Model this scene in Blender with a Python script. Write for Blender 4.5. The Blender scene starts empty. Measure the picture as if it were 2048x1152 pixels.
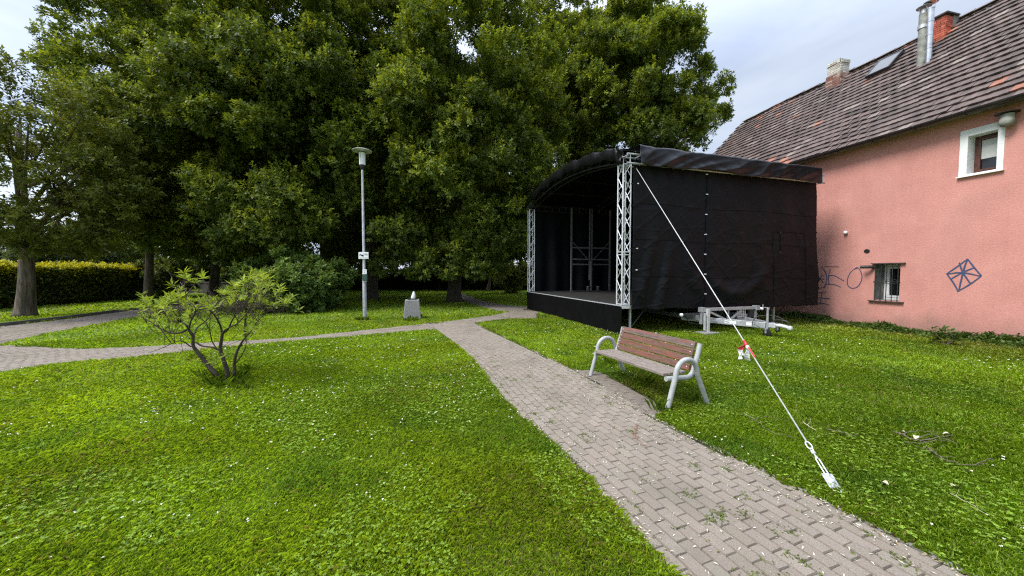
import bpy, bmesh, math, random
import numpy as np
from mathutils import Vector, Matrix

# ------------------------------------------------------------------ camera, world, sun, exposure
F = 720.0; PITCH = math.atan(31 / 720); EYE = 1.8
S = bpy.context.scene
cam = bpy.data.objects.new('camera', bpy.data.cameras.new('camera'))
S.collection.objects.link(cam)
cam.location = (0, 0, EYE); cam.rotation_euler = (math.pi / 2 - PITCH, 0, 0)
cam.data.sensor_width = 36; cam.data.lens = 36 * F / 2048
cam.data.clip_start = 0.05; cam.data.clip_end = 3000
S.camera = cam

SUN_EL, SUN_AZ = math.radians(52), math.radians(-112)      # azimuth from +Y towards +X: high on the left
W = bpy.data.worlds.new('World'); S.world = W; W.use_nodes = True
nt = W.node_tree; nt.nodes.clear()
def N(tree, typ, **kw):
    n = tree.nodes.new(typ)
    for k, v in kw.items(): setattr(n, k, v)
    return n
out = N(nt, 'ShaderNodeOutputWorld'); bg = N(nt, 'ShaderNodeBackground')
sky = N(nt, 'ShaderNodeTexSky'); sky.sky_type = 'NISHITA'; sky.sun_disc = False
sky.sun_elevation = SUN_EL; sky.sun_rotation = SUN_AZ; sky.air_density = 1.2; sky.dust_density = 2.0
bg.inputs['Strength'].default_value = 0.1
tc = N(nt, 'ShaderNodeTexCoord'); sep = N(nt, 'ShaderNodeSeparateXYZ')
nt.links.new(tc.outputs['Generated'], sep.inputs[0])
mp = N(nt, 'ShaderNodeMapping'); mp.inputs['Scale'].default_value = (1.3, 1.3, 4.2); mp.inputs['Rotation'].default_value = (0.25, -0.35, 0.3)
nt.links.new(tc.outputs['Generated'], mp.inputs[0])
ns = N(nt, 'ShaderNodeTexNoise'); ns.inputs['Scale'].default_value = 1.7; ns.inputs['Detail'].default_value = 7; ns.inputs['Roughness'].default_value = 0.52; ns.inputs['Distortion'].default_value = 0.5
nt.links.new(mp.outputs[0], ns.inputs['Vector'])
cr = N(nt, 'ShaderNodeValToRGB')                            # cloud cover: thick grey-blue to thin white
cr.color_ramp.elements[0].position = 0.36; cr.color_ramp.elements[0].color = (5.3, 6.15, 8.1, 1)
cr.color_ramp.elements[1].position = 0.66; cr.color_ramp.elements[1].color = (7.6, 8.3, 9.4, 1)
nt.links.new(ns.outputs['Fac'], cr.inputs[0])
# an overcast sky is brighter overhead and towards the hidden sun (left)
zr = N(nt, 'ShaderNodeMapRange'); zr.inputs['From Min'].default_value = 0.42; zr.inputs['From Max'].default_value = 0.95
zr.inputs['To Min'].default_value = 0.53; zr.inputs['To Max'].default_value = 1.9
nt.links.new(sep.outputs['Z'], zr.inputs['Value'])
xr = N(nt, 'ShaderNodeMapRange'); xr.inputs['From Min'].default_value = 0.25; xr.inputs['From Max'].default_value = -0.75
xr.inputs['To Min'].default_value = 1.0; xr.inputs['To Max'].default_value = 1.35
nt.links.new(sep.outputs['X'], xr.inputs['Value'])
mu = N(nt, 'ShaderNodeMath', operation='MULTIPLY'); nt.links.new(zr.outputs[0], mu.inputs[0]); nt.links.new(xr.outputs[0], mu.inputs[1])
sc = N(nt, 'ShaderNodeVectorMath', operation='SCALE'); nt.links.new(cr.outputs[0], sc.inputs[0]); nt.links.new(mu.outputs[0], sc.inputs['Scale'])
mx = N(nt, 'ShaderNodeMixRGB'); mx.inputs[0].default_value = 0.82
nt.links.new(sky.outputs[0], mx.inputs[1]); nt.links.new(sc.outputs[0], mx.inputs[2])
nt.links.new(mx.outputs[0], bg.inputs['Color']); nt.links.new(bg.outputs[0], out.inputs[0])

sun = bpy.data.objects.new('sun', bpy.data.lights.new('sun', 'SUN')); S.collection.objects.link(sun)
sun.data.energy = 2.2; sun.data.angle = math.radians(22); sun.data.color = (1, 0.96, 0.89)
sd = Vector((math.sin(SUN_AZ) * math.cos(SUN_EL), math.cos(SUN_AZ) * math.cos(SUN_EL), math.sin(SUN_EL)))
sun.rotation_euler = sd.to_track_quat('Z', 'Y').to_euler()
S.view_settings.view_transform = 'Standard'; S.view_settings.look = 'None'
S.view_settings.exposure = 1.0; S.view_settings.gamma = 1
S.cycles.use_denoising = False; S.cycles.filter_width = 1.2
S.cycles.max_bounces = 6; S.cycles.diffuse_bounces = 3; S.cycles.transmission_bounces = 4; S.cycles.glossy_bounces = 3

# ------------------------------------------------------------------ helpers
def ray(px, py):
    a = (px - 1024) / F; b = (576 - py) / F
    return Vector((a, math.cos(PITCH) + b * math.sin(PITCH), -math.sin(PITCH) + b * math.cos(PITCH)))
def G(px, py, z=0.0):
    d = ray(px, py); return Vector((0, 0, EYE)) + d * ((z - EYE) / d.z)
def at(px, py, Y):
    d = ray(px, py); return Vector((0, 0, EYE)) + d * (Y / d.y)

def tag(o, label=None, cat=None, group=None, kind=None):
    if label: o['label'] = label
    if cat: o['category'] = cat
    if group: o['group'] = group
    if kind: o['kind'] = kind
    return o
def empty(name, loc=(0, 0, 0), rz=0.0, label=None, cat=None, group=None):
    o = bpy.data.objects.new(name, None); S.collection.objects.link(o)
    o.location = loc; o.rotation_euler = (0, 0, rz); o.empty_display_size = 0.2
    return tag(o, label, cat, group)

class MB:
    """collects shapes into one mesh"""
    def __init__(s): s.v = []; s.f = []; s.c = []
    def add(s, vs, fs, col=None):
        b = len(s.v); s.v += [tuple(x) for x in vs]; s.f += [tuple(b + i for i in f) for f in fs]
        s.c += [col or (1, 1, 1)] * len(fs); return s
    def box(s, c, size, rot=None, col=None, taper=1.0):
        x, y, z = (q / 2 for q in size); c = Vector(c)
        vs = [Vector((a * x * (taper if d > 0 else 1), b * y * (taper if d > 0 else 1), d * z)) for d in (-1, 1) for a, b in ((-1, -1), (1, -1), (1, 1), (-1, 1))]
        if rot is not None: vs = [rot @ q for q in vs]
        return s.add([q + c for q in vs], [(3, 2, 1, 0), (4, 5, 6, 7), (0, 1, 5, 4), (1, 2, 6, 5), (2, 3, 7, 6), (3, 0, 4, 7)], col)
    def bar(s, a, b, w, h, up=(0, 0, 1), col=None):
        a = Vector(a); b = Vector(b); d = b - a; L = d.length; d.normalize()
        x = d.cross(Vector(up))
        if x.length < 1e-4: x = d.cross(Vector((1, 0, 0)))
        x.normalize(); y = x.cross(d)
        return s.box((a + b) / 2, (w, L, h), Matrix((x, d, y)).transposed(), col)
    def tube(s, pts, r, seg=8, cap=True, col=None):
        pts = [Vector(q) for q in pts]; n = len(pts)
        rs = r if isinstance(r, (list, tuple)) else [r] * n
        t0 = (pts[1] - pts[0]).normalized()
        ref = Vector((0, 0, 1)) if abs(t0.z) < 0.9 else Vector((1, 0, 0))
        x = t0.cross(ref).normalized(); vs = []
        for i in range(n):
            t = (pts[min(i + 1, n - 1)] - pts[max(i - 1, 0)]).normalized()
            x = (x - t * x.dot(t)); x = x.normalized() if x.length > 1e-6 else t.orthogonal().normalized()
            y = t.cross(x)
            for k in range(seg):
                a = 2 * math.pi * k / seg; vs.append(pts[i] + (x * math.cos(a) + y * math.sin(a)) * rs[i])
        fs = [(i * seg + k, i * seg + (k + 1) % seg, (i + 1) * seg + (k + 1) % seg, (i + 1) * seg + k) for i in range(n - 1) for k in range(seg)]
        if cap: fs += [tuple(range(seg - 1, -1, -1)), tuple((n - 1) * seg + k for k in range(seg))]
        return s.add(vs, fs, col)
    def lathe(s, prof, c=(0, 0, 0), seg=20, col=None):
        c = Vector(c); vs = []
        for r, z in prof:
            for k in range(seg):
                a = 2 * math.pi * k / seg; vs.append(c + Vector((r * math.cos(a), r * math.sin(a), z)))
        n = len(prof)
        fs = [(i * seg + k, i * seg + (k + 1) % seg, (i + 1) * seg + (k + 1) % seg, (i + 1) * seg + k) for i in range(n - 1) for k in range(seg)]
        fs += [tuple(range(seg - 1, -1, -1)), tuple((n - 1) * seg + k for k in range(seg))]
        return s.add(vs, fs, col)
    def grid(s, fn, nu, nv, col=None):
        vs = [fn(i / nu, j / nv) for j in range(nv + 1) for i in range(nu + 1)]
        fs = [(j * (nu + 1) + i, j * (nu + 1) + i + 1, (j + 1) * (nu + 1) + i + 1, (j + 1) * (nu + 1) + i) for j in range(nv) for i in range(nu)]
        return s.add(vs, fs, col)
    def build(s, name, mat, parent=None, smooth=False, bevel=0, solid=0, auto=None):
        me = bpy.data.meshes.new(name); me.from_pydata(s.v, [], s.f)
        me.materials.append(mat)
        at_ = me.attributes.new('col', 'FLOAT_COLOR', 'FACE')
        at_.data.foreach_set('color', np.array([(*c, 1) for c in s.c], dtype=np.float32).ravel())
        if smooth: me.polygons.foreach_set('use_smooth', [True] * len(me.polygons))
        me.update()
        o = bpy.data.objects.new(name, me); S.collection.objects.link(o)
        if parent: o.parent = parent
        if auto is not None:
            m = o.modifiers.new('edge', 'EDGE_SPLIT'); m.split_angle = math.radians(auto)
        if solid:
            m = o.modifiers.new('solid', 'SOLIDIFY'); m.thickness = solid; m.offset = 0
        if bevel:
            m = o.modifiers.new('bevel', 'BEVEL'); m.width = bevel; m.segments = 2; m.limit_method = 'ANGLE'
        return o

def np_quads(name, V, C, mat, parent=None, nper=4):
    """V (n, nper, 3) loose faces, C (n, 3) colour of each face"""
    n = len(V); me = bpy.data.meshes.new(name)
    me.vertices.add(n * nper); me.vertices.foreach_set('co', V.astype(np.float32).ravel())
    me.loops.add(n * nper); me.loops.foreach_set('vertex_index', np.arange(n * nper, dtype=np.int32))
    me.polygons.add(n); me.polygons.foreach_set('loop_start', np.arange(0, n * nper, nper, dtype=np.int32))
    me.polygons.foreach_set('loop_total', np.full(n, nper, dtype=np.int32))
    a = me.attributes.new('col', 'FLOAT_COLOR', 'FACE')
    c = np.ones((n, 4), np.float32); c[:, :3] = C; a.data.foreach_set('color', c.ravel())
    me.materials.append(mat); me.update(calc_edges=True)
    o = bpy.data.objects.new(name, me); S.collection.objects.link(o)
    if parent: o.parent = parent
    return o

def mat(name, c1, c2=None, rough=0.8, scale=6.0, detail=5, metal=0.0, bump=0.0, bscale=40.0, spec=0.5, stops=(0.35, 0.65), attr=False, stretch=None, sheen=0.0, coat=0.0, c3=None, s3=1.0):
    m = bpy.data.materials.new(name); m.use_nodes = True; t = m.node_tree
    b = t.nodes['Principled BSDF']; b.inputs['Roughness'].default_value = rough; b.inputs['Metallic'].default_value = metal
    b.inputs['Specular IOR Level'].default_value = spec
    if sheen: b.inputs['Sheen Weight'].default_value = sheen
    tcn = N(t, 'ShaderNodeTexCoord'); mpn = N(t, 'ShaderNodeMapping'); t.links.new(tcn.outputs['Object'], mpn.inputs[0])
    if stretch: mpn.inputs['Scale'].default_value = stretch
    src = None
    if c2:
        no = N(t, 'ShaderNodeTexNoise'); no.inputs['Scale'].default_value = scale; no.inputs['Detail'].default_value = detail; no.inputs['Roughness'].default_value = 0.6
        t.links.new(mpn.outputs[0], no.inputs['Vector'])
        r = N(t, 'ShaderNodeValToRGB'); r.color_ramp.elements[0].position, r.color_ramp.elements[1].position = stops
        r.color_ramp.elements[0].color = (*c1, 1); r.color_ramp.elements[1].color = (*c2, 1)
        t.links.new(no.outputs['Fac'], r.inputs[0]); src = r.outputs[0]
        if c3:
            n3 = N(t, 'ShaderNodeTexNoise'); n3.inputs['Scale'].default_value = s3; n3.inputs['Detail'].default_value = 4
            t.links.new(mpn.outputs[0], n3.inputs['Vector'])
            r3 = N(t, 'ShaderNodeValToRGB'); r3.color_ramp.elements[0].position, r3.color_ramp.elements[1].position = 0.52, 0.7
            t.links.new(n3.outputs['Fac'], r3.inputs[0])
            m3 = N(t, 'ShaderNodeMixRGB'); m3.inputs[2].default_value = (*c3, 1)
            t.links.new(r3.outputs[0], m3.inputs[0]); t.links.new(src, m3.inputs[1]); src = m3.outputs[0]
    if attr:
        an = N(t, 'ShaderNodeAttribute'); an.attribute_name = 'col'
        if src is None: src = an.outputs['Color']
        else:
            mm = N(t, 'ShaderNodeMixRGB', blend_type='MULTIPLY'); mm.inputs[0].default_value = 1
            t.links.new(src, mm.inputs[1]); t.links.new(an.outputs['Color'], mm.inputs[2]); src = mm.outputs[0]
    if src is not None: t.links.new(src, b.inputs['Base Color'])
    else: b.inputs['Base Color'].default_value = (*c1, 1)
    if bump:
        nb = N(t, 'ShaderNodeTexNoise'); nb.inputs['Scale'].default_value = bscale; nb.inputs['Detail'].default_value = 6; nb.inputs['Roughness'].default_value = 0.65
        t.links.new(mpn.outputs[0], nb.inputs['Vector'])
        bp = N(t, 'ShaderNodeBump'); bp.inputs['Strength'].default_value = bump; bp.inputs['Distance'].default_value = 0.02
        t.links.new(nb.outputs['Fac'], bp.inputs['Height']); t.links.new(bp.outputs[0], b.inputs['Normal'])
    return m

def leafmat(name, trans=0.35, rough=0.5, spec=0.24, tint=(1.25, 1.15, 0.45)):
    m = bpy.data.materials.new(name); m.use_nodes = True; t = m.node_tree
    b = t.nodes['Principled BSDF']; o = t.nodes['Material Output']
    b.inputs['Roughness'].default_value = rough; b.inputs['Specular IOR Level'].default_value = spec
    an = N(t, 'ShaderNodeAttribute'); an.attribute_name = 'col'
    t.links.new(an.outputs['Color'], b.inputs['Base Color'])
    tr = N(t, 'ShaderNodeBsdfTranslucent'); mm = N(t, 'ShaderNodeMixRGB', blend_type='MULTIPLY'); mm.inputs[0].default_value = 1; mm.inputs[2].default_value = (*tint, 1)
    t.links.new(an.outputs['Color'], mm.inputs[1]); t.links.new(mm.outputs[0], tr.inputs[0])
    ms = N(t, 'ShaderNodeMixShader'); ms.inputs[0].default_value = trans
    t.links.new(b.outputs[0], ms.inputs[1]); t.links.new(tr.outputs[0], ms.inputs[2]); t.links.new(ms.outputs[0], o.inputs[0])
    return m

M = {}
M['lawn'] = mat('lawn_soil', (0.085, 0.13, 0.012), (0.16, 0.21, 0.018), 0.95, 1.3, 8, bump=0.8, bscale=60, c3=(0.10, 0.105, 0.03), s3=0.6)
M['joint'] = mat('path_joint', (0.018, 0.016, 0.011), (0.06, 0.07, 0.014), 0.95, 2.5, 6, bump=0.5, bscale=80)
M['brick'] = mat('paver', (0.70, 0.69, 0.68), (1.28, 1.27, 1.25), 0.88, 130, 5, bump=0.5, bscale=190, attr=True, c3=(0.80, 0.80, 0.77), s3=1.1, stops=(0.3, 0.7), spec=0.25)
M['pink'] = mat('pink_render', (0.485, 0.217, 0.184), (0.565, 0.266, 0.226), 0.92, 1.1, 9, bump=0.5, bscale=32, spec=0.25, c3=(0.48, 0.232, 0.198), s3=0.6)
def wall_dirt(m):
    t = m.node_tree; b = t.nodes['Principled BSDF']; src = b.inputs['Base Color'].links[0].from_socket
    tcn = N(t, 'ShaderNodeTexCoord'); sp = N(t, 'ShaderNodeSeparateXYZ'); t.links.new(tcn.outputs['Object'], sp.inputs[0])
    nz = N(t, 'ShaderNodeTexNoise'); nz.inputs['Scale'].default_value = 1.6; nz.inputs['Detail'].default_value = 7; t.links.new(tcn.outputs['Object'], nz.inputs['Vector'])
    ad = N(t, 'ShaderNodeMath', operation='MULTIPLY_ADD'); ad.inputs[1].default_value = -1.3; t.links.new(nz.outputs['Fac'], ad.inputs[0]); t.links.new(sp.outputs['Z'], ad.inputs[2])
    mr = N(t, 'ShaderNodeMapRange'); mr.inputs['From Min'].default_value = 0.05; mr.inputs['From Max'].default_value = -0.55; mr.inputs['To Max'].default_value = 0.75; t.links.new(ad.outputs[0], mr.inputs['Value'])
    mx_ = N(t, 'ShaderNodeMixRGB'); mx_.inputs[2].default_value = (0.27, 0.155, 0.125, 1); t.links.new(mr.outputs[0], mx_.inputs[0]); t.links.new(src, mx_.inputs[1])
    # faint rain streaks and hairline patches
    mp_ = N(t, 'ShaderNodeMapping'); mp_.inputs['Scale'].default_value = (7, 7, 0.35); t.links.new(tcn.outputs['Object'], mp_.inputs[0])
    n2 = N(t, 'ShaderNodeTexNoise'); n2.inputs['Scale'].default_value = 1.0; n2.inputs['Detail'].default_value = 5; t.links.new(mp_.outputs[0], n2.inputs['Vector'])
    r2_ = N(t, 'ShaderNodeMapRange'); r2_.inputs['From Min'].default_value = 0.52; r2_.inputs['From Max'].default_value = 0.75; r2_.inputs['To Max'].default_value = 0.16; t.links.new(n2.outputs['Fac'], r2_.inputs['Value'])
    m2 = N(t, 'ShaderNodeMixRGB'); m2.inputs[2].default_value = (0.36, 0.17, 0.145, 1); t.links.new(r2_.outputs[0], m2.inputs[0]); t.links.new(mx_.outputs[0], m2.inputs[1])
    n3 = N(t, 'ShaderNodeTexNoise'); n3.inputs['Scale'].default_value = 26; n3.inputs['Detail'].default_value = 4; t.links.new(tcn.outputs['Object'], n3.inputs['Vector'])
    r3_ = N(t, 'ShaderNodeMapRange'); r3_.inputs['From Min'].default_value = 0.3; r3_.inputs['From Max'].default_value = 0.7; r3_.inputs['To Min'].default_value = 0.90; r3_.inputs['To Max'].default_value = 1.09; t.links.new(n3.outputs['Fac'], r3_.inputs['Value'])
    m3 = N(t, 'ShaderNodeVectorMath', operation='SCALE'); t.links.new(m2.outputs[0], m3.inputs[0]); t.links.new(r3_.outputs[0], m3.inputs['Scale'])
    t.links.new(m3.outputs[0], b.inputs['Base Color'])
wall_dirt(M['pink'])
M['plinth'] = mat('dark_plinth', (0.03, 0.025, 0.022), (0.07, 0.05, 0.045), 0.9, 5)
M['tile'] = mat('roof_tile', (0.72, 0.70, 0.70), (1.25, 1.2, 1.18), 0.75, 4.5, 8, attr=True, bump=0.3, bscale=30)
M['white_plaster'] = mat('white_plaster', (0.62, 0.63, 0.63), (0.74, 0.75, 0.75), 0.85, 3, bump=0.15, bscale=70)
M['brown_frame'] = mat('brown_frame', (0.06, 0.022, 0.014), (0.10, 0.035, 0.022), 0.4, 8)
M['white_frame'] = mat('white_frame', (0.72, 0.72, 0.72), (0.80, 0.80, 0.80), 0.35, 4)
M['blind'] = mat('blind_cloth', (0.40, 0.42, 0.39), (0.47, 0.48, 0.45), 0.8, 3)
M['glass'] = mat('window_glass', (0.008, 0.009, 0.011), None, 0.05, spec=0.6)
M['interior'] = mat('room_dark', (0.02, 0.02, 0.02), None, 0.9)
M['reveal'] = mat('grey_reveal', (0.11, 0.11, 0.10), (0.27, 0.26, 0.24), 0.9, 7, 7, bump=0.4, bscale=40)
M['gutter'] = mat('gutter_metal', (0.014, 0.012, 0.012), (0.03, 0.024, 0.022), 0.45, 5)
M['iron'] = mat('black_iron', (0.012, 0.012, 0.012), (0.03, 0.028, 0.026), 0.6, 20)
M['spray'] = mat('spray_paint', (0.022, 0.04, 0.095), (0.05, 0.07, 0.15), 0.7, 18, 4)
M['steel'] = mat('galvanised_steel', (0.33, 0.34, 0.36), (0.50, 0.51, 0.53), 0.5, 9, 6, metal=0.55)
M['alu'] = mat('aluminium', (0.62, 0.63, 0.65), (0.75, 0.76, 0.78), 0.42, 10, 5, metal=0.55)
M['flue'] = mat('flue_steel', (0.55, 0.56, 0.58), (0.75, 0.76, 0.78), 0.22, 6, metal=0.9)
M['old_pipe'] = mat('old_pipe', (0.15, 0.16, 0.135), (0.29, 0.295, 0.265), 0.8, 6, 6)
M['dark_alu'] = mat('dark_metal', (0.035, 0.035, 0.037), (0.06, 0.06, 0.064), 0.5, 8, metal=0.5)  # dark metal; on the far side beam it carries painted shade
M['white_brick'] = mat('whitewashed_brick', (0.7, 0.7, 0.68), (1.1, 1.08, 1.02), 0.9, 14, 6, attr=True, bump=0.4, bscale=60)
M['red_brick'] = mat('red_chimney', (0.75, 0.7, 0.7), (1.15, 1.1, 1.1), 0.85, 14, 6, attr=True, bump=0.4, bscale=60)
M['mortar'] = mat('mortar', (0.16, 0.14, 0.12), (0.30, 0.27, 0.24), 0.95, 12)
M['pvc'] = mat('black_tarpaulin', (0.003, 0.003, 0.0036), (0.006, 0.006, 0.007), 0.33, 3, spec=0.32, bump=0.6, bscale=4.5)
M['gauze'] = mat('black_gauze', (0.0024, 0.0027, 0.0038), (0.0048, 0.0053, 0.0070), 0.6, 2.2, 8, spec=0.16, bump=0.25, bscale=7, stretch=(1, 1, 1.6))
M['black_cloth'] = mat('black_cloth', (0.0022, 0.0022, 0.0026), (0.004, 0.004, 0.0045), 0.75, 3, spec=0.08)
M['deck'] = mat('stage_deck', (0.010, 0.009, 0.0085), (0.02, 0.018, 0.017), 0.7, 5, 6)
M['tie'] = mat('white_tie', (0.75, 0.75, 0.75), None, 0.6)
M['tube'] = mat('grey_painted_tube', (0.28, 0.29, 0.285), (0.37, 0.38, 0.375), 0.45, 14, 6, bump=0.05, bscale=120, c3=(0.30, 0.30, 0.27), s3=9)
M['seat_wood'] = mat('weathered_seat', (0.12, 0.095, 0.078), (0.27, 0.225, 0.19), 0.85, 7, 9, stretch=(1.0, 16, 16), bump=0.5, bscale=14)
M['back_wood'] = mat('worn_red_wood', (0.095, 0.040, 0.026), (0.15, 0.082, 0.055), 0.75, 5, 9, stretch=(1.2, 11, 11), bump=0.4, bscale=14, c3=(0.21, 0.055, 0.032), s3=2.2)
M['top_wood'] = mat('greyed_red_wood', (0.09, 0.06, 0.05), (0.165, 0.12, 0.10), 0.8, 5, 9, stretch=(1.2, 11, 11), bump=0.4, bscale=14, c3=(0.22, 0.06, 0.045), s3=1.6)
M['bark'] = mat('bark', (0.035, 0.028, 0.02), (0.10, 0.08, 0.06), 0.95, 5, 8, stretch=(3, 3, 0.5), bump=1.0, bscale=9)
M['pale_bark'] = mat('furrowed_bark', (0.04, 0.03, 0.022), (0.24, 0.19, 0.15), 0.95, 4, 9, stretch=(4.5, 4.5, 0.55), bump=1.0, bscale=6, c3=(0.06, 0.05, 0.035), s3=1.2)
M['twig'] = mat('grey_twig', (0.075, 0.055, 0.04), (0.19, 0.15, 0.11), 0.9, 20)
M['red_twig'] = mat('reddish_twig', (0.20, 0.09, 0.065), (0.28, 0.14, 0.10), 0.85, 20)
M['pale_twig'] = mat('pale_twig', (0.42, 0.36, 0.24), (0.52, 0.45, 0.32), 0.85, 20)
M['concrete'] = mat('washed_concrete', (0.13, 0.125, 0.115), (0.34, 0.33, 0.32), 0.95, 45, 3, bump=0.7, bscale=60)
M['white_plastic'] = mat('white_plastic', (0.72, 0.73, 0.74), (0.82, 0.82, 0.82), 0.5, 6)
M['green_box'] = mat('green_plastic', (0.02, 0.055, 0.042), (0.03, 0.07, 0.055), 0.5, 5)
M['black'] = mat('black_plastic', (0.012, 0.012, 0.012), None, 0.5)
M['red_tape'] = mat('red_tape', (0.62, 0.03, 0.05), None, 0.4)
M['cable'] = mat('pale_cable', (0.40, 0.40, 0.40), (0.58, 0.58, 0.57), 0.5, 30)
M['plate'] = mat('scuffed_plate', (0.16, 0.165, 0.17), (0.50, 0.51, 0.52), 0.5, 24, 5, metal=0.3)
M['kerb_grey'] = mat('edging_concrete', (0.15, 0.138, 0.122), (0.25, 0.23, 0.21), 0.9, 7, 7, bump=0.4, bscale=60)
M['lamp_glass'] = mat('frosted_glass', (0.62, 0.64, 0.66), (0.70, 0.72, 0.74), 0.3, 3, stretch=(6, 6, 0.4))
M['stone'] = mat('old_wall', (0.05, 0.047, 0.04), (0.12, 0.11, 0.098), 0.95, 3, 7, bump=0.6, bscale=12)
M['rust_plaster'] = mat('far_plaster', (0.30, 0.22, 0.18), (0.42, 0.33, 0.28), 0.9, 3)
M['leaf'] = leafmat('tree_leaf')
M['grass'] = leafmat('grass_blade', 0.45, 0.5, 0.3, (1.2, 1.2, 0.5))
M['litter'] = mat('litter', (1, 1, 1), None, 0.8, attr=True)

# ------------------------------------------------------------------ ground and paths
def catmull(P, n=12):
    P = [np.array(p, float) for p in P]; Q = [2 * P[0] - P[1]] + P + [2 * P[-1] - P[-2]]; o = []
    for i in range(1, len(Q) - 2):
        for k in range(n):
            t = k / n; a, b, c, d = Q[i - 1:i + 3]
            o.append(0.5 * (2 * b + (c - a) * t + (2 * a - 5 * b + 4 * c - d) * t * t + (3 * b - a - 3 * c + d) * t ** 3))
    o.append(P[-1]); return np.array(o)

class Strip:
    """a paved band between two edge polylines on the ground"""
    def __init__(s, left, right, bl=0.2, bw=0.1, shade=1.0):
        L, R = catmull(left), catmull(right)
        def res(P, n):
            d = np.r_[0, np.cumsum(np.linalg.norm(np.diff(P, axis=0), axis=1))]
            q = np.linspace(0, d[-1], n); return np.c_[np.interp(q, d, P[:, 0]), np.interp(q, d, P[:, 1])]
        s.poly = np.r_[res(L, 70), res(R, 70)[::-1]]
        n = 260; L, R = res(L, n), res(R, n)
        s.c = (L + R) / 2; s.hw = np.linalg.norm(L - R, axis=1) / 2
        s.u = np.r_[0, np.cumsum(np.linalg.norm(np.diff(s.c, axis=0), axis=1))]
        t = np.gradient(s.c, axis=0); s.t = t / np.linalg.norm(t, axis=1)[:, None]; s.nrm = np.c_[-s.t[:, 1], s.t[:, 0]]
        s.bl, s.bw, s.shade = bl, bw, shade
    def P(s, u, v):
        f = lambda A: np.interp(u, s.u, A)
        return np.stack([f(s.c[:, 0]) + v * f(s.nrm[:, 0]), f(s.c[:, 1]) + v * f(s.nrm[:, 1])], -1)
    def depth(s, pts):
        """how far inside the band's outline a point is (negative outside)"""
        A = s.poly; B = np.roll(A, -1, 0); E = B - A; ee = (E ** 2).sum(1) + 1e-12; o = np.empty(len(pts))
        for i in range(0, len(pts), 20000):
            q = pts[i:i + 20000]; w = q[:, None] - A[None]
            t = np.clip((w * E[None]).sum(-1) / ee, 0, 1); d = np.sqrt(((w - E[None] * t[..., None]) ** 2).sum(-1)).min(1)
            up = (A[None, :, 1] > q[:, None, 1]) != (B[None, :, 1] > q[:, None, 1])
            xx = A[None, :, 0] + (q[:, None, 1] - A[None, :, 1]) * E[None, :, 0] / np.where(np.abs(E[None, :, 1]) < 1e-9, 1e-9, E[None, :, 1])
            ins = ((up & (q[:, None, 0] < xx)).sum(1) % 2) == 1
            o[i:i + 20000] = np.where(ins, d, -d)
        return o
g2 = lambda *q: [tuple(G(*p)[:2]) for p in q]
main = Strip(g2((1345, 1152), (1229, 1030), (1118, 905), (1000, 795), (945, 722), (897, 680), (862, 655)) , g2((1930, 1152), (1700, 1032), (1480, 922), (1312, 838), (1170, 752), (1040, 690), (945, 649)))
# carry the main path on behind the camera
d0 = main.c[0] - main.c[12]; d0 /= np.linalg.norm(d0)
main = Strip([tuple(np.array(g2((1345, 1152))[0]) + d0 * 3.4)] + g2((1345, 1152), (1229, 1030), (1118, 905), (1000, 795), (945, 722), (897, 680), (850, 646)),
             [tuple(np.array(g2((1930, 1152))[0]) + d0 * 2.6)] + g2((1930, 1152), (1700, 1032), (1480, 922), (1312, 838), (1170, 752), (1040, 690), (945, 645)))
cross = Strip(g2((1075, 612), (1000, 628), (920, 640), (850, 648), (700, 664), (560, 678), (460, 683), (297, 693), (165, 698), (40, 693), (-60, 690), (-200, 690)),
              g2((1075, 638), (1000, 640), (930, 652), (850, 662), (700, 674), (480, 693), (383, 703), (297, 713), (129, 728), (0, 746), (-90, 762), (-260, 790)))
road = Strip(g2((-300, 682), (-120, 668), (0, 654), (130, 639), (290, 618), (420, 606), (520, 600)), g2((-160, 715), (-60, 702), (34, 681), (132, 661), (231, 643), (290, 632), (410, 617), (520, 609)))
back = Strip(g2((1060, 614), (1010, 610), (960, 600), (924, 587), (905, 581)), g2((1050, 626), (985, 620), (930, 603), (912, 591), (893, 582)))
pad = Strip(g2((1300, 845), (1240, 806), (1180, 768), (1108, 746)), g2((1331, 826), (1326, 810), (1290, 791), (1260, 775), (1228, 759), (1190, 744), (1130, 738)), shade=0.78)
strips = [main, cross, pad, road, back]
def in_path(pts, margin=0.0):
    m = np.zeros(len(pts), bool)
    for s_ in strips: m |= s_.depth(pts) > margin
    return m

def ground():
    mb = MB()
    xs = [-400, -120, -60, -30, -15, -5, 5, 15, 40, 120, 400]; ys = [-200, -40, -10, 0, 6, 12, 20, 30, 45, 80, 160, 500]
    mb.grid(lambda u, v: (xs[round(u * 10)], ys[round(v * 11)], 0), 10, 11)
    return mb.build('lawn', M['lawn'])
tag(ground(), kind='structure')

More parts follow.
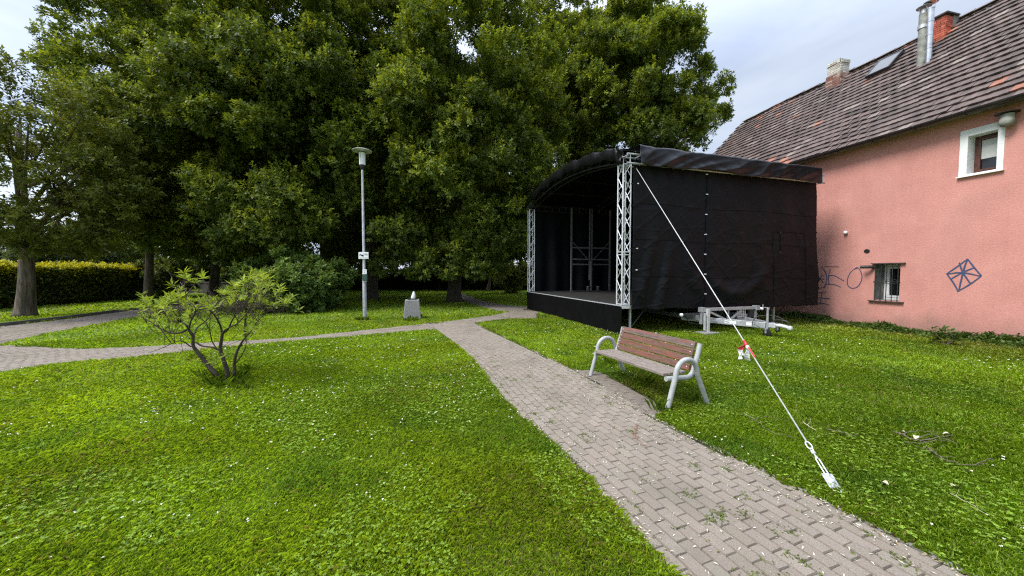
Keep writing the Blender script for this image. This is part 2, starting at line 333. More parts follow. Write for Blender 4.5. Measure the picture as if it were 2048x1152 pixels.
def pave():
    rng = np.random.default_rng(5); mbase = MB(); V = []; C = []
    for si, s in enumerate(strips):
        z0 = 0.004 + 0.0012 * si
        n = len(s.c)
        P_ = [(*q, z0) for q in s.poly]; m_ = len(P_); mbase.add(P_, [(i, i + 1, m_ - 2 - i, m_ - 1 - i) for i in range(m_ // 2 - 1)])
        far = s in (road, back)
        rows = np.arange(-60, 60)
        for r in rows:
            v = (r + 0.5) * s.bw
            if abs(v) > s.hw.max() * 1.3: continue
            u = np.arange(0.1 + (r % 2) * s.bl / 2 + rng.uniform(-0.012, 0.012), s.u[-1] - 0.1, s.bl)
            if not len(u): continue
            hw = np.interp(u, s.u, s.hw); ctr = s.P(u, np.full(len(u), v))
            keep = (s.depth(ctr) > 0.03) & (np.abs(ctr).max(1) < 45)
            for t in strips[:si]: keep &= t.depth(ctr) < 0.03
            u = u[keep]; m = len(u)
            if not m: continue
            g = 0.0062; zt = 0.016 + rng.normal(0, 0.0016, m)
            ring = []
            for du, dv, z in ((-1, -1, 0), (1, -1, 0), (1, 1, 0), (-1, 1, 0)):
                base = s.P(u + du * (s.bl / 2 - g * 0.4), np.full(m, v + dv * (s.bw / 2 - g * 0.4)))
                top = s.P(u + du * (s.bl / 2 - g * 1.25), np.full(m, v + dv * (s.bw / 2 - g * 1.25)))
                tilt = rng.normal(0, 0.0012, m)
                ring.append((np.c_[base, np.full(m, z0 - 0.001)], np.c_[top, zt + tilt]))
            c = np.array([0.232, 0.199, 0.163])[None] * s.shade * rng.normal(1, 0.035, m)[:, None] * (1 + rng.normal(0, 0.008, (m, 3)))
            red = rng.random(m) < 0.2; c[red] *= np.array([0.95, 0.94, 0.92])
            V.append(np.stack([q[1] for q in ring], 1)); C.append(c)
            for k in range(4):
                a, b = ring[k], ring[(k + 1) % 4]
                V.append(np.stack([a[0], b[0], b[1], a[1]], 1)); C.append(c * 0.9)
    b = mbase.build('path_bed', M['joint']); tag(b, kind='structure')
    o = np_quads('path', np.concatenate(V), np.concatenate(C), M['brick']); tag(o, kind='structure')
pave()
ed = MB(); ee_ = [main.P(u, -np.interp(u, main.u, main.hw) - 0.015) for u in np.arange(0.5, main.u[-1] - 2.5, 0.25)]
near_pad = pad.depth(np.array(ee_)) > -0.12
for a, b, k_ in zip(ee_[:-1], ee_[1:], near_pad): k_ or ed.bar((a[0], a[1], -0.02), (b[0], b[1], -0.02), 0.05, 0.075)
tag(ed.build('path_edging', M['kerb_grey']), kind='structure')

# kerb of the far road, along the hedge lawn
kb = MB(); kp = [G(x, y, 0.0) for x, y in ((-300, 681), (-120, 667), (0, 653.5), (130, 638.5), (290, 617.5), (420, 605.5))]
for a, b in zip(kp[:-1], kp[1:]): kb.bar(a + Vector((0, 0, 0.05)), b + Vector((0, 0, 0.05)), 0.09, 0.15)
tag(kb.build('kerb', M['stone']), kind='structure')

# ------------------------------------------------------------------ house
hA = G(2048, 693); hB = G(1640, 642)
hu = Vector((-0.2352, 0.9719, 0)); hn = Vector((0.9719, 0.2352, 0))     # along the wall (away), into the house
house = empty('house', hA, math.atan2(-0.9719, 0.2352), 'pink rendered house with a dark tiled roof and graffiti on its side wall', 'house')
# local axes: x = towards the camera along the wall, y = into the house, z = up
hx = Vector((0.2352, -0.9719, 0))
def HW(px, py, off=0.0):
    """pixel -> (x, z) on the wall plane"""
    d = ray(px, py); o = Vector((0, 0, EYE)); t = ((hA + hn * off) - o).dot(hn) / d.dot(hn); q = o + d * t - hA
    return q.dot(hx), q.z
EAVE = HW(2048, 196)[1]; XF = -12.4; XN = 4.0; WD = 4.4
def roofhit(px, py):
    """pixel -> local point on the near roof slope"""
    d = ray(px, py); o = Vector((0, 0, EYE)) - hA
    # plane z = EAVE + (y+0.3)*tanp
    k = TP; oy, oz = o.dot(hn), o.z; dy, dz = d.dot(hn), d.z
    t = (EAVE + (oy + 0.3) * k - oz) / (dz - dy * k); q = o + d * t
    return Vector((q.dot(hx), q.dot(hn), q.z))
TP = 1.0
w2 = [HW(1748.6, 528), HW(1799.6, 602.5)]; w1 = [HW(1921, 266), HW(2009, 345)]
def rect(px):
    xs = [HW(*p)[0] for p in px]; zs = [HW(*p)[1] for p in px]
    return min(xs), max(xs), min(zs), max(zs)
# lower window opening; upper window opening (inside the white surround)
r2 = (HW(1748.6, 565)[0], HW(1799.6, 565)[0], HW(1775, 601)[1], HW(1775, 528)[1])
r1 = (HW(1936, 300)[0], HW(1995, 300)[0], HW(1966, 343)[1], HW(1966, 266)[1])
r1o = (HW(1920, 300)[0], HW(2009, 300)[0], HW(1966, 346.5)[1], HW(1966, 252)[1])
def wall():
    xs = sorted([XF, r2[0], r2[1], r1[0], r1[1], XN]); zs = sorted([-0.3, r2[2], r2[3], r1[2], r1[3], EAVE + 0.2]); mb = MB()
    for i in range(5):
        for j in range(5):
            cx, cz = (xs[i] + xs[i + 1]) / 2, (zs[j] + zs[j + 1]) / 2
            if any(r[0] < cx < r[1] and r[2] < cz < r[3] for r in (r1, r2)): continue
            mb.add([(xs[i], 0, zs[j]), (xs[i + 1], 0, zs[j]), (xs[i + 1], 0, zs[j + 1]), (xs[i], 0, zs[j + 1])], [(0, 1, 2, 3)])
    ridge = EAVE + (WD + 0.3) * TP
    # gable ends and far wall
    for X in (XF, XN):
        mb.add([(X, 0, -0.3), (X, 2 * WD, -0.3), (X, 2 * WD, EAVE + 0.2), (X, WD, ridge - 0.15), (X, 0, EAVE + 0.2)], [(0, 1, 2, 3, 4)])
    mb.add([(XF, 2 * WD, -0.3), (XN, 2 * WD, -0.3), (XN, 2 * WD, EAVE + 0.2), (XF, 2 * WD, EAVE + 0.2)], [(0, 1, 2, 3)])
    mb.build('wall', M['pink'], house)
    # floor above the opening: closed dark room behind the windows
    p = MB(); p.box(((XF + XN) / 2, -0.012, 0.02), (XN - XF, 0.02, 0.16)); p.build('plinth', M['plinth'], house)
wall()
def window(r, depth, frame_m, reveal_m, name='window', x0=None, sash=0.06):
    """r = opening; reveal box, frame, pane"""
    rv = MB(); a, b, c, d = r
    rv.add([(a, 0, c), (a, depth, c), (a, depth, d), (a, 0, d)], [(0, 1, 2, 3)]); rv.add([(b, 0, c), (b, depth, c), (b, depth, d), (b, 0, d)], [(3, 2, 1, 0)])
    rv.add([(a, 0, c), (b, 0, c), (b, depth, c), (a, depth, c)], [(0, 1, 2, 3)]); rv.add([(a, 0, d), (b, 0, d), (b, depth, d), (a, depth, d)], [(3, 2, 1, 0)])
    rv.add([(a, depth + 0.06, c), (b, depth + 0.06, c), (b, depth + 0.06, d), (a, depth + 0.06, d)], [(0, 1, 2, 3)])
    w = rv.build(name, reveal_m, house)
    X0 = a if x0 is None else x0
    f = MB(); t = sash
    f.box(((X0 + b) / 2, depth, c + t / 2 + 0.002), (b - X0 - 0.006, 0.07, t)); f.box(((X0 + b) / 2, depth, d - t / 2 - 0.002), (b - X0 - 0.006, 0.07, t))
    f.box((X0 + t / 2 + 0.003, depth, (c + d) / 2), (t, 0.07, d - c - 2 * t - 0.006)); f.box((b - t / 2 - 0.003, depth, (c + d) / 2), (t, 0.07, d - c - 2 * t - 0.006))
    s = sash * 0.85; X1, X2, z1, z2 = X0 + t + 0.005, b - t - 0.005, c + t + 0.005, d - t - 0.005
    for q in (((X1 + X2) / 2, z1 + s / 2, X2 - X1, s), ((X1 + X2) / 2, z2 - s / 2, X2 - X1, s), (X1 + s / 2, (z1 + z2) / 2, s, z2 - z1 - 2 * s), (X2 - s / 2, (z1 + z2) / 2, s, z2 - z1 - 2 * s)):
        f.box((q[0], depth - 0.025, q[1]), (q[2], 0.05, q[3]))
    f.build('frame', frame_m, w, bevel=0.006)
    g = MB(); g.add([(X1, depth - 0.005, z1), (X2, depth - 0.005, z1), (X2, depth - 0.005, z2), (X1, depth - 0.005, z2)], [(0, 1, 2, 3)]); g.build('pane', M['glass'], w)
    return w, (X1 + s, X2 - s, z1 + s, z2 - s)
def band(mb, r, ri, y0, y1):
    """a flat surround of outer rect r and inner rect ri"""
    ym = (y0 + y1) / 2; dy = y1 - y0
    mb.box(((r[0] + ri[0]) / 2, ym, (r[2] + r[3]) / 2), (ri[0] - r[0], dy, r[3] - r[2])); mb.box(((r[1] + ri[1]) / 2, ym, (r[2] + r[3]) / 2), (r[1] - ri[1], dy, r[3] - r[2]))
    if r[3] > ri[3]: mb.box(((ri[0] + ri[1]) / 2, ym, (ri[3] + r[3]) / 2), (ri[1] - ri[0], dy, r[3] - ri[3]))
    if ri[2] > r[2]: mb.box(((ri[0] + ri[1]) / 2, ym, (ri[2] + r[2]) / 2), (ri[1] - ri[0], dy, ri[2] - r[2]))
w, inn = window(r1, 0.30, M['brown_frame'], M['white_plaster'])
w['label'] = 'white framed upper window with brown sash and half drawn blind'
b_ = MB(); b_.box(((inn[0] + inn[1]) / 2, 0.285, inn[3] - (inn[3] - inn[2]) * 0.33), (inn[1] - inn[0] - 0.01, 0.008, (inn[3] - inn[2]) * 0.64)); b_.build('blind', M['blind'], w)
b_ = MB(); band(b_, r1o, r1, -0.02, 0.004); b_.build('surround', M['white_plaster'], w, bevel=0.004)
b_ = MB(); b_.box(((r1o[0] + r1o[1]) / 2, -0.03, r1o[2] - 0.012), (r1o[1] - r1o[0] + 0.04, 0.10, 0.024)); b_.build('sill', M['white_frame'], w)
w, inn = window(r2, (r2[1] - r2[0]) * 0.42 / 0.58, M['white_frame'], M['reveal'], sash=0.075)
w['label'] = 'small barred lower window with white frame'
g_ = MB()
for k in range(5):
    x = r2[0] + (r2[1] - r2[0]) * (0.06 + 0.22 * k); g_.tube([(x, -0.02, r2[2] - 0.03), (x, -0.02, r2[3] + 0.0)], 0.011, 6)
zm = (r2[2] + r2[3]) / 2 + 0.02; g_.bar((r2[0] - 0.02, -0.02, zm), (r2[1] + 0.02, -0.02, zm), 0.01, 0.018)
for k in range(4):
    x = r2[0] + (r2[1] - r2[0]) * (0.17 + 0.22 * k); R_ = (r2[1] - r2[0]) * 0.105
    g_.tube([(x + R_ * math.cos(a), -0.021, zm + R_ * math.sin(a)) for a in np.linspace(0, 2 * math.pi, 15)], 0.009, 5)
g_.build('grille', M['iron'], w)
s_ = MB(); s_.box(((r2[0] + r2[1]) / 2, -0.03, r2[2] - 0.035), (r2[1] - r2[0] + 0.24, 0.10, 0.03)); s_.build('sill', M['plinth'], w); s_ = MB(); s_.box(((r2[0] + r2[1]) / 2 + 0.03, -0.03, r2[3] + 0.02), (r2[1] - r2[0] + 0.2, 0.1, 0.028)); s_.build('lintel', M['plinth'], w)

def roof():
    rng = np.random.default_rng(8); mb = MB(); L = math.sqrt(1 + TP * TP); run = (WD + 0.34) * L
    dy, dz = 1 / L, TP / L; ex = Vector((1, 0, 0)); es = Vector((0, dy, dz)); en = Vector((0, -dz, dy))
    o0 = Vector((0, -0.34, EAVE - 0.04 * TP)); course = 0.31; tw = 0.27; nrow = int(run / course) + 1
    orange = [(HW(1560, 310)[0], 0, 9), ]
    for r in range(nrow):
        s0 = r * course; n = int((XN - XF + 0.3) / tw)
        for k in range(n):
            x = XF - 0.15 + (k + 0.5 * (r % 2)) * tw
            sag = 0.03 * math.sin(x * 0.9 + r * 0.2) + 0.02 * math.sin(x * 2.3)
            j = rng.normal(0, 0.008); lift = 0.082 + rng.normal(0, 0.005); len_ = min(course + 0.05, run - s0)
            if len_ < 0.1: continue
            A = o0 + ex * x + es * (s0 - 0.02 + j) + en * (sag + lift); B = o0 + ex * x + es * (s0 + len_) + en * (sag + 0.022)
            h = tw * 0.49
            q = rng.random(); base = np.array([0.100, 0.073, 0.064]) * rng.normal(1, 0.13)
            near_eave = r < 4; patch = math.sin(x * 0.83 + 1.3) + math.sin(x * 1.9 + r * 0.8) > 1.15
            if (near_eave and patch and q < 0.42) or q < 0.014 or (r > nrow - 7 and math.sin(x * 1.1) > 0.55 and q < 0.2): base = np.array([0.27, 0.112, 0.07]) * rng.normal(1, 0.18)
            elif q > 0.95: base = np.array([0.19, 0.16, 0.14])
            elif q > 0.86: base *= 0.62
            c = tuple(np.clip(base, 0.01, 1))
            top = [A - ex * h, A - ex * h * 0.35 - en * 0.007, A + ex * h * 0.45 + en * 0.005, A + ex * h, B + ex * h, B + ex * h * 0.45 + en * 0.005, B - ex * h * 0.35 - en * 0.007, B - ex * h]
            und = [p - en * 0.045 for p in top[:4]]
            mb.add(top + und, [(0, 1, 6, 7), (1, 2, 5, 6), (2, 3, 4, 5), (8, 9, 1, 0), (9, 10, 2, 1), (10, 11, 3, 2)], c)
    roof_o = mb.build('roof', M['tile'], house); roof_o['label'] = 'dark brown tiled roof with scattered orange tiles'
    ridge = EAVE + (WD + 0.3) * TP
    # sarking under the tiles, and the far slope
    u = MB(); u.add([(XF - 0.15, -0.3, EAVE - 0.02), (XN, -0.3, EAVE - 0.02), (XN, WD, ridge - 0.03), (XF - 0.15, WD, ridge - 0.03), (XN, 2 * WD + 0.3, EAVE), (XF - 0.15, 2 * WD + 0.3, EAVE)], [(0, 1, 2, 3), (3, 2, 4, 5)])
    u.build('roof_boarding', M['plinth'], house)
    rt = MB()
    for k in range(int((XN - XF + 0.3) / 0.36)):
        x = XF - 0.15 + k * 0.36; zz = ridge + 0.035 + 0.03 * math.sin(x * 0.9 + 20 * 0.2) + 0.01 * (k % 2)
        pts = [(x, WD - 0.13 + 0.26 * q, zz + 0.09 * math.sin(math.pi * q)) for q in np.linspace(0, 1, 7)]; p2 = [(x + 0.385, b, c + 0.012) for a, b, c in pts]
        rt.add(pts + p2, [(i, i + 7, i + 8, i + 1) for i in range(6)], tuple(np.array([0.13, 0.105, 0.095]) * (1 + 0.25 * math.sin(k * 7.1))))
    rt.build('ridge_tiles', M['tile'], roof_o)
    # gutter: half round, brackets, and the fascia under it
    gt = MB(); n = 10
    def gf(u_, v_):
        a = math.pi * (1 + v_); return (XF - 0.1 + u_ * (XN - XF + 0.1), -0.42 + 0.095 * math.cos(a), EAVE - 0.02 + 0.095 * math.sin(a) - 0.0)
    gt.grid(gf, 30, n)
    for k in range(16): 
        x = XF + 0.4 + k * 1.0; gt.tube([(x, -0.42 + 0.104 * math.cos(a), EAVE - 0.02 + 0.104 * math.sin(a)) for a in np.linspace(math.pi, 2 * math.pi, 9)], 0.012, 5)
    gt.build('gutter', M['gutter'], house, smooth=True)
    fs = MB(); fs.box(((XF + XN) / 2, -0.13, EAVE - 0.04), (XN - XF, 0.25, 0.05)); fs.build('soffit', M['reveal'], house)
    return ridge
RIDGE = roof()

def brick_stack(name, base, w, d, z0, z1, m, cols, rng_seed, label=None, corbel=True):
    rng = random.Random(rng_seed); c = MB(); bl, bh = 0.25, 0.075
    core = MB(); core.box((base[0], base[1], (z0 + z1) / 2), (w - 0.02, d - 0.02, z1 - z0))
    par = core.build(name, M['mortar'], house)
    if label: par['label'] = label
    row = 0; z = z0
    while z + bh < z1 + 0.01:
        t = 0.03 if corbel and (z1 - z) < 0.2 else 0.0
        for side in range(4):
            ln = w if side % 2 == 0 else d; n = max(1, round(ln / bl)); o = (row % 2) * 0.5
            for k in range(-1, n + 1):
                a = (k + o) * ln / n; b = (k + 1 + o) * ln / n; a = max(a, 0); b = min(b, ln)
                if b - a < 0.03: continue
                q = -ln / 2 + (a + b) / 2; L = b - a - 0.012; cc = tuple(np.array(rng.choice(cols)) * rng.uniform(0.8, 1.2))
                off = t + rng.uniform(-0.004, 0.006)
                if side == 0: c.box((base[0] + q, base[1] - d / 2 - off, z + bh / 2), (L, 0.03 + 2 * off * 0, bh - 0.012), None, cc)
                if side == 2: c.box((base[0] + q, base[1] + d / 2 + off, z + bh / 2), (L, 0.03, bh - 0.012), None, cc)
                if side == 1: c.box((base[0] + w / 2 + off, base[1] + q, z + bh / 2), (0.03, L, bh - 0.012), None, cc)
                if side == 3: c.box((base[0] - w / 2 - off, base[1] + q, z + bh / 2), (0.03, L, bh - 0.012), None, cc)
        z += bh; row += 1
    c.build('brickwork', m, par)
    return par
def local_at(px, py, y):
    """pixel -> local point on the plane y (into the house)"""
    d = ray(px, py); o = Vector((0, 0, EYE)) - hA; t = (y - o.dot(hn)) / d.dot(hn); q = o + d * t
    return Vector((q.dot(hx), q.dot(hn), q.z))
p = local_at(1676, 150, WD - 0.35); top = local_at(1676, 124, WD - 0.35).z
brick_stack('chimney', (p.x, WD - 0.35), 0.52, 0.52, RIDGE - 1.35, top, M['white_brick'], [(0.50, 0.48, 0.44), (0.58, 0.57, 0.54), (0.42, 0.38, 0.34), (0.55, 0.52, 0.47)], 3, 'whitewashed brick chimney with crumbling reddish base')
cbm = brick_stack('chimney_foot', (p.x, WD - 0.35), 0.58, 0.58, RIDGE - 1.4, RIDGE - 0.02, M['red_brick'], [(0.24, 0.12, 0.09), (0.30, 0.22, 0.18), (0.20, 0.10, 0.08), (0.36, 0.30, 0.26)], 4, corbel=False)
p = local_at(1882, 70, WD - 0.45); top = local_at(1882, 40, WD - 0.45).z
rc = brick_stack('chimney', (p.x, WD - 0.45), 0.45, 0.5, RIDGE - 1.4, top, M['red_brick'], [(0.42, 0.10, 0.055), (0.50, 0.13, 0.07), (0.36, 0.085, 0.05)], 5, 'bright red brick chimney with flat cap', False)
cp = MB(); cp.box((p.x, WD - 0.45, top + 0.03), (0.62, 0.66, 0.05)); cp.build('cap', M['plinth'], rc)
lb = MB(); q = local_at(1903, 66, WD - 0.2); lb.box((q.x, WD - 0.2, RIDGE - 0.02), (0.22, 0.3, 0.42)); lb.build('vent_box', M['reveal'], house)
for (bx, by, ty, m, lab, r_) in ((1843, 122, 14, 'old_pipe', 'old greenish grey flue pipe with flat rain cap', 0.115), (1857, 116, 4, 'flue', 'shiny steel flue pipe with rain cap', 0.09)):
    y = 2.75; p = local_at(bx, by, y); t_ = local_at(bx, ty, y).z
    # stand the pipe on the roof slope
    zr_ = EAVE + (y + 0.3) * TP
    fm = MB(); fm.tube([(p.x, y, zr_ - 0.2), (p.x, y, t_ - 0.28)], r_, 16)
    fl = fm.build('flue_pipe', M[m], house, smooth=True, auto=40); fl['label'] = lab
    if m == 'old_pipe':
        f2 = MB(); f2.tube([(p.x, y, zr_ + (t_ - zr_) * 0.62), (p.x, y, t_ - 0.14)], r_ * 0.8, 16); f2.tube([(p.x, y, zr_ + (t_ - zr_) * 0.6), (p.x, y, zr_ + (t_ - zr_) * 0.66)], r_ * 1.2, 16); f2.build('liner', M['steel'], fl, smooth=True, auto=40)
    else:
        for k in (0.2, 0.42, 0.64, 0.86): f2 = MB(); f2.tube([(p.x, y, zr_ + (t_ - zr_) * k), (p.x, y, zr_ + (t_ - zr_) * k + 0.035)], r_ * 1.12, 16); f2.build('clamp', M['flue'], fl, smooth=True, auto=40)
    c_ = MB(); c_.lathe([(0.19, t_ - 0.07), (0.195, t_ - 0.055), (0.02, t_)], (p.x, y, 0), 18)
    for k in range(3): c_.tube([(p.x + r_ * math.cos(k * 2.1), y + r_ * math.sin(k * 2.1), t_ - 0.3), (p.x + 0.13 * math.cos(k * 2.1), y + 0.13 * math.sin(k * 2.1), t_ - 0.06)], 0.012, 5)
    c_.build('rain_cap', M['flue'] if m == 'flue' else M['steel'], fl)
# skylight lying in the roof
q = roofhit(1772, 134); L_ = math.sqrt(1 + TP * TP); es = Vector((0, 1, TP)).normalized(); en = Vector((0, -TP, 1)).normalized()
R_ = Matrix((Vector((1, 0, 0)), es, en)).transposed()
sk = MB()
for a, b in (((-0.36, 0), (0.06, 1.06)), ((0.36, 0), (0.06, 1.06)), ((0, -0.5), (0.66, 0.06)), ((0, 0.5), (0.66, 0.06))): sk.box(q + Vector((a[0], 0, 0)) + es * a[1] + en * 0.13, (b[0], b[1], 0.12), R_)
sko = sk.build('skylight', M['gutter'], house); sko['label'] = 'small dark framed skylight'
sk = MB(); sk.box(q + en * 0.165, (0.66, 0.94, 0.02), R_); sk.build('pane', mat('skylight_glass', (0.13, 0.135, 0.145), None, 0.45), sko)

# vent hood on the wall, exhaust stub, hole, sensor
x, z = HW(2023, 238); vh = MB()
vh.lathe([(0.02, -0.20), (0.09, -0.185), (0.125, -0.13), (0.13, -0.06), (0.115, 0.0), (0.115, 0.10)], (x, -0.17, z), 20); vh.tube([(x, 0.02, z - 0.08), (x, -0.17, z - 0.08)], 0.085, 16)
vo = vh.build('flue_vent', M['old_pipe'], house, smooth=True, auto=50); vo['label'] = 'grey wall flue elbow with a wide dark hat'
vh = MB(); vh.lathe([(0.20, 0.12), (0.205, 0.132), (0.03, 0.165)], (x, -0.17, z), 20); vh.build('hat', M['gutter'], vo)
x, z = HW(1741, 534); eh = MB(); eh.tube([(x + 0.12, 0.03, z), (x + 0.08, -0.10, z), (x - 0.02, -0.19, z), (x - 0.14, -0.22, z)], 0.052, 14); eh.build('exhaust_pipe', M['iron'], house, smooth=True, auto=50)
x, z = HW(1734, 502.5); ho = MB(); ho.lathe([(0.062, 0), (0.075, 0.006), (0.06, 0.012)], (0, 0, 0), 9)
ho.v = [(x + a * (1.15 + 0.2 * math.sin(9 * b)), -0.012 + c, z + b) for a, b, c in ho.v]; ho.build('wall_hole', M['black'], house)
x, z = HW(1693, 465); se = MB(); se.lathe([(0.03, -0.05), (0.055, -0.045), (0.06, 0.0), (0.05, 0.03), (0.02, 0.055)], (x, -0.05, z), 14); se.build('sensor', M['white_plastic'], house, smooth=True)

def stroke(mb, pts, w=0.02, crop=True, off=-0.006):
    P = [HW(1600 + x / 2.88, 330 + y / 2.88) if crop else HW(x, y) for x, y in pts]
    P = catmull(P, 6) if len(P) > 2 else np.array(P)
    P = np.array(P); t = np.gradient(P, axis=0); t /= np.linalg.norm(t, axis=1)[:, None] + 1e-9; n = np.c_[-t[:, 1], t[:, 0]]
    ww = w * (0.75 + 0.25 * np.sin(np.linspace(0, 3.1, len(P))))
    A, B = P + n * ww[:, None] / 2, P - n * ww[:, None] / 2; k = len(P)
    mb.add([(a[0], off, a[1]) for a in A] + [(b[0], off, b[1]) for b in B], [(i, i + 1, k + i + 1, k + i) for i in range(k - 1)])
def graffiti():
    for name, lab, strokes in (
        ('graffiti', 'blue sprayed four pointed star with crossing lines', [[(965, 540), (1005, 592), (1045, 638)], [(1045, 640), (975, 690), (905, 730)], [(912, 728), (885, 680), (845, 625)], [(845, 627), (900, 590), (968, 540)], [(965, 545), (948, 590), (930, 660), (915, 728)], [(845, 628), (935, 620), (1042, 640)], [(868, 658), (935, 620), (1005, 590)], [(918, 562), (940, 620), (985, 686)], [(925, 622), (948, 618)]]),
        ('graffiti', 'grey sprayed ring beside the barred window', [[(335, 592), (300, 610), (276, 650), (275, 690), (300, 710), (335, 698), (357, 655), (350, 612), (330, 590), (312, 602)]]),
        ('graffiti', 'grey blue sprayed tag lettering beside the stage', [[(120, 582), (148, 620), (155, 665), (140, 703)], [(160, 640), (195, 637), (255, 668)], [(145, 686), (195, 688), (236, 704)], [(140, 584), (225, 587)], [(176, 600), (165, 640), (166, 686)], [(100, 635), (135, 676)], [(130, 630), (103, 682)], [(92, 655), (140, 657)], [(100, 716), (150, 700)], [(60, 748), (115, 735), (155, 730)], [(60, 770), (110, 766), (176, 770)], [(40, 806), (100, 800), (140, 798), (170, 806)], [(128, 735), (118, 800)], [(60, 735), (75, 790)]])):
        mb = MB()
        for i, s_ in enumerate(strokes): stroke(mb, s_, 0.036 if 'star' in lab else 0.028, off=-0.005 - 0.0006 * i)
        o = mb.build(name, M['spray'], house); o['label'] = lab
graffiti()

# ------------------------------------------------------------------ mobile stage
C0 = Vector((3.12, 10.2, 0)); RZ = math.atan2(0.2925, 0.9563); SL, SD, DK, SPR = 8.0, 7.45, 0.87, 4.86
stage = empty('mobile_stage', C0, RZ, 'black covered mobile stage on a trailer with arched roof and aluminium truss posts', 'stage')
ex2 = Vector((math.cos(RZ), math.sin(RZ), 0)); ey2 = Vector((-math.sin(RZ), math.cos(RZ), 0))
def stw(x, y, z): return C0 + ex2 * x + ey2 * y + Vector((0, 0, z))
SAG = 0.5
arch = lambda y: SAG * 4 * (y / SL) * (1 - y / SL)
def wob(*a):
    return sum(math.sin(q * k + i * 1.7) for i, (q, k) in enumerate(a))
def truss_tower(x, y, z0, z1, w=0.25, r=0.022, m='alu'):
    mb = MB(); cs = [(-1, -1), (1, -1), (1, 1), (-1, 1)]; h = w / 2
    for a, b in cs: mb.tube([(x + a * h, y + b * h, z0), (x + a * h, y + b * h, z1)], r, 8)
    n = max(2, round((z1 - z0) / 0.36)); dz = (z1 - z0) / n
    for k in range(4):
        (a, b), (c, d) = cs[k], cs[(k + 1) % 4]
        for i in range(n):
            p, q = ((a, b), (c, d)) if i % 2 == 0 else ((c, d), (a, b))
            mb.tube([(x + p[0] * h, y + p[1] * h, z0 + i * dz), (x + q[0] * h, y + q[1] * h, z0 + (i + 1) * dz)], r * 0.55, 6)
        for zz in (z0 + 0.02, z0 + (z1 - z0) * 0.36, z0 + (z1 - z0) * 0.38, z1 - 0.02): mb.tube([(x + a * h, y + b * h, zz), (x + c * h, y + d * h, zz)], r * 0.6, 6)
    return mb.build('truss_tower', M[m], stage, smooth=True, auto=40)
def lattice(mb, P, Q, r, rd, up=0.3, step=0.4):
    """ladder truss: chord P (bottom) and Q (top) polylines with zigzag"""
    mb.tube(P, r, 7); mb.tube(Q, r, 7)
    for i in range(len(P) - 1):
        a, b = (P[i], Q[i + 1]) if i % 2 == 0 else (Q[i], P[i + 1]); mb.tube([a, b], rd, 5); 
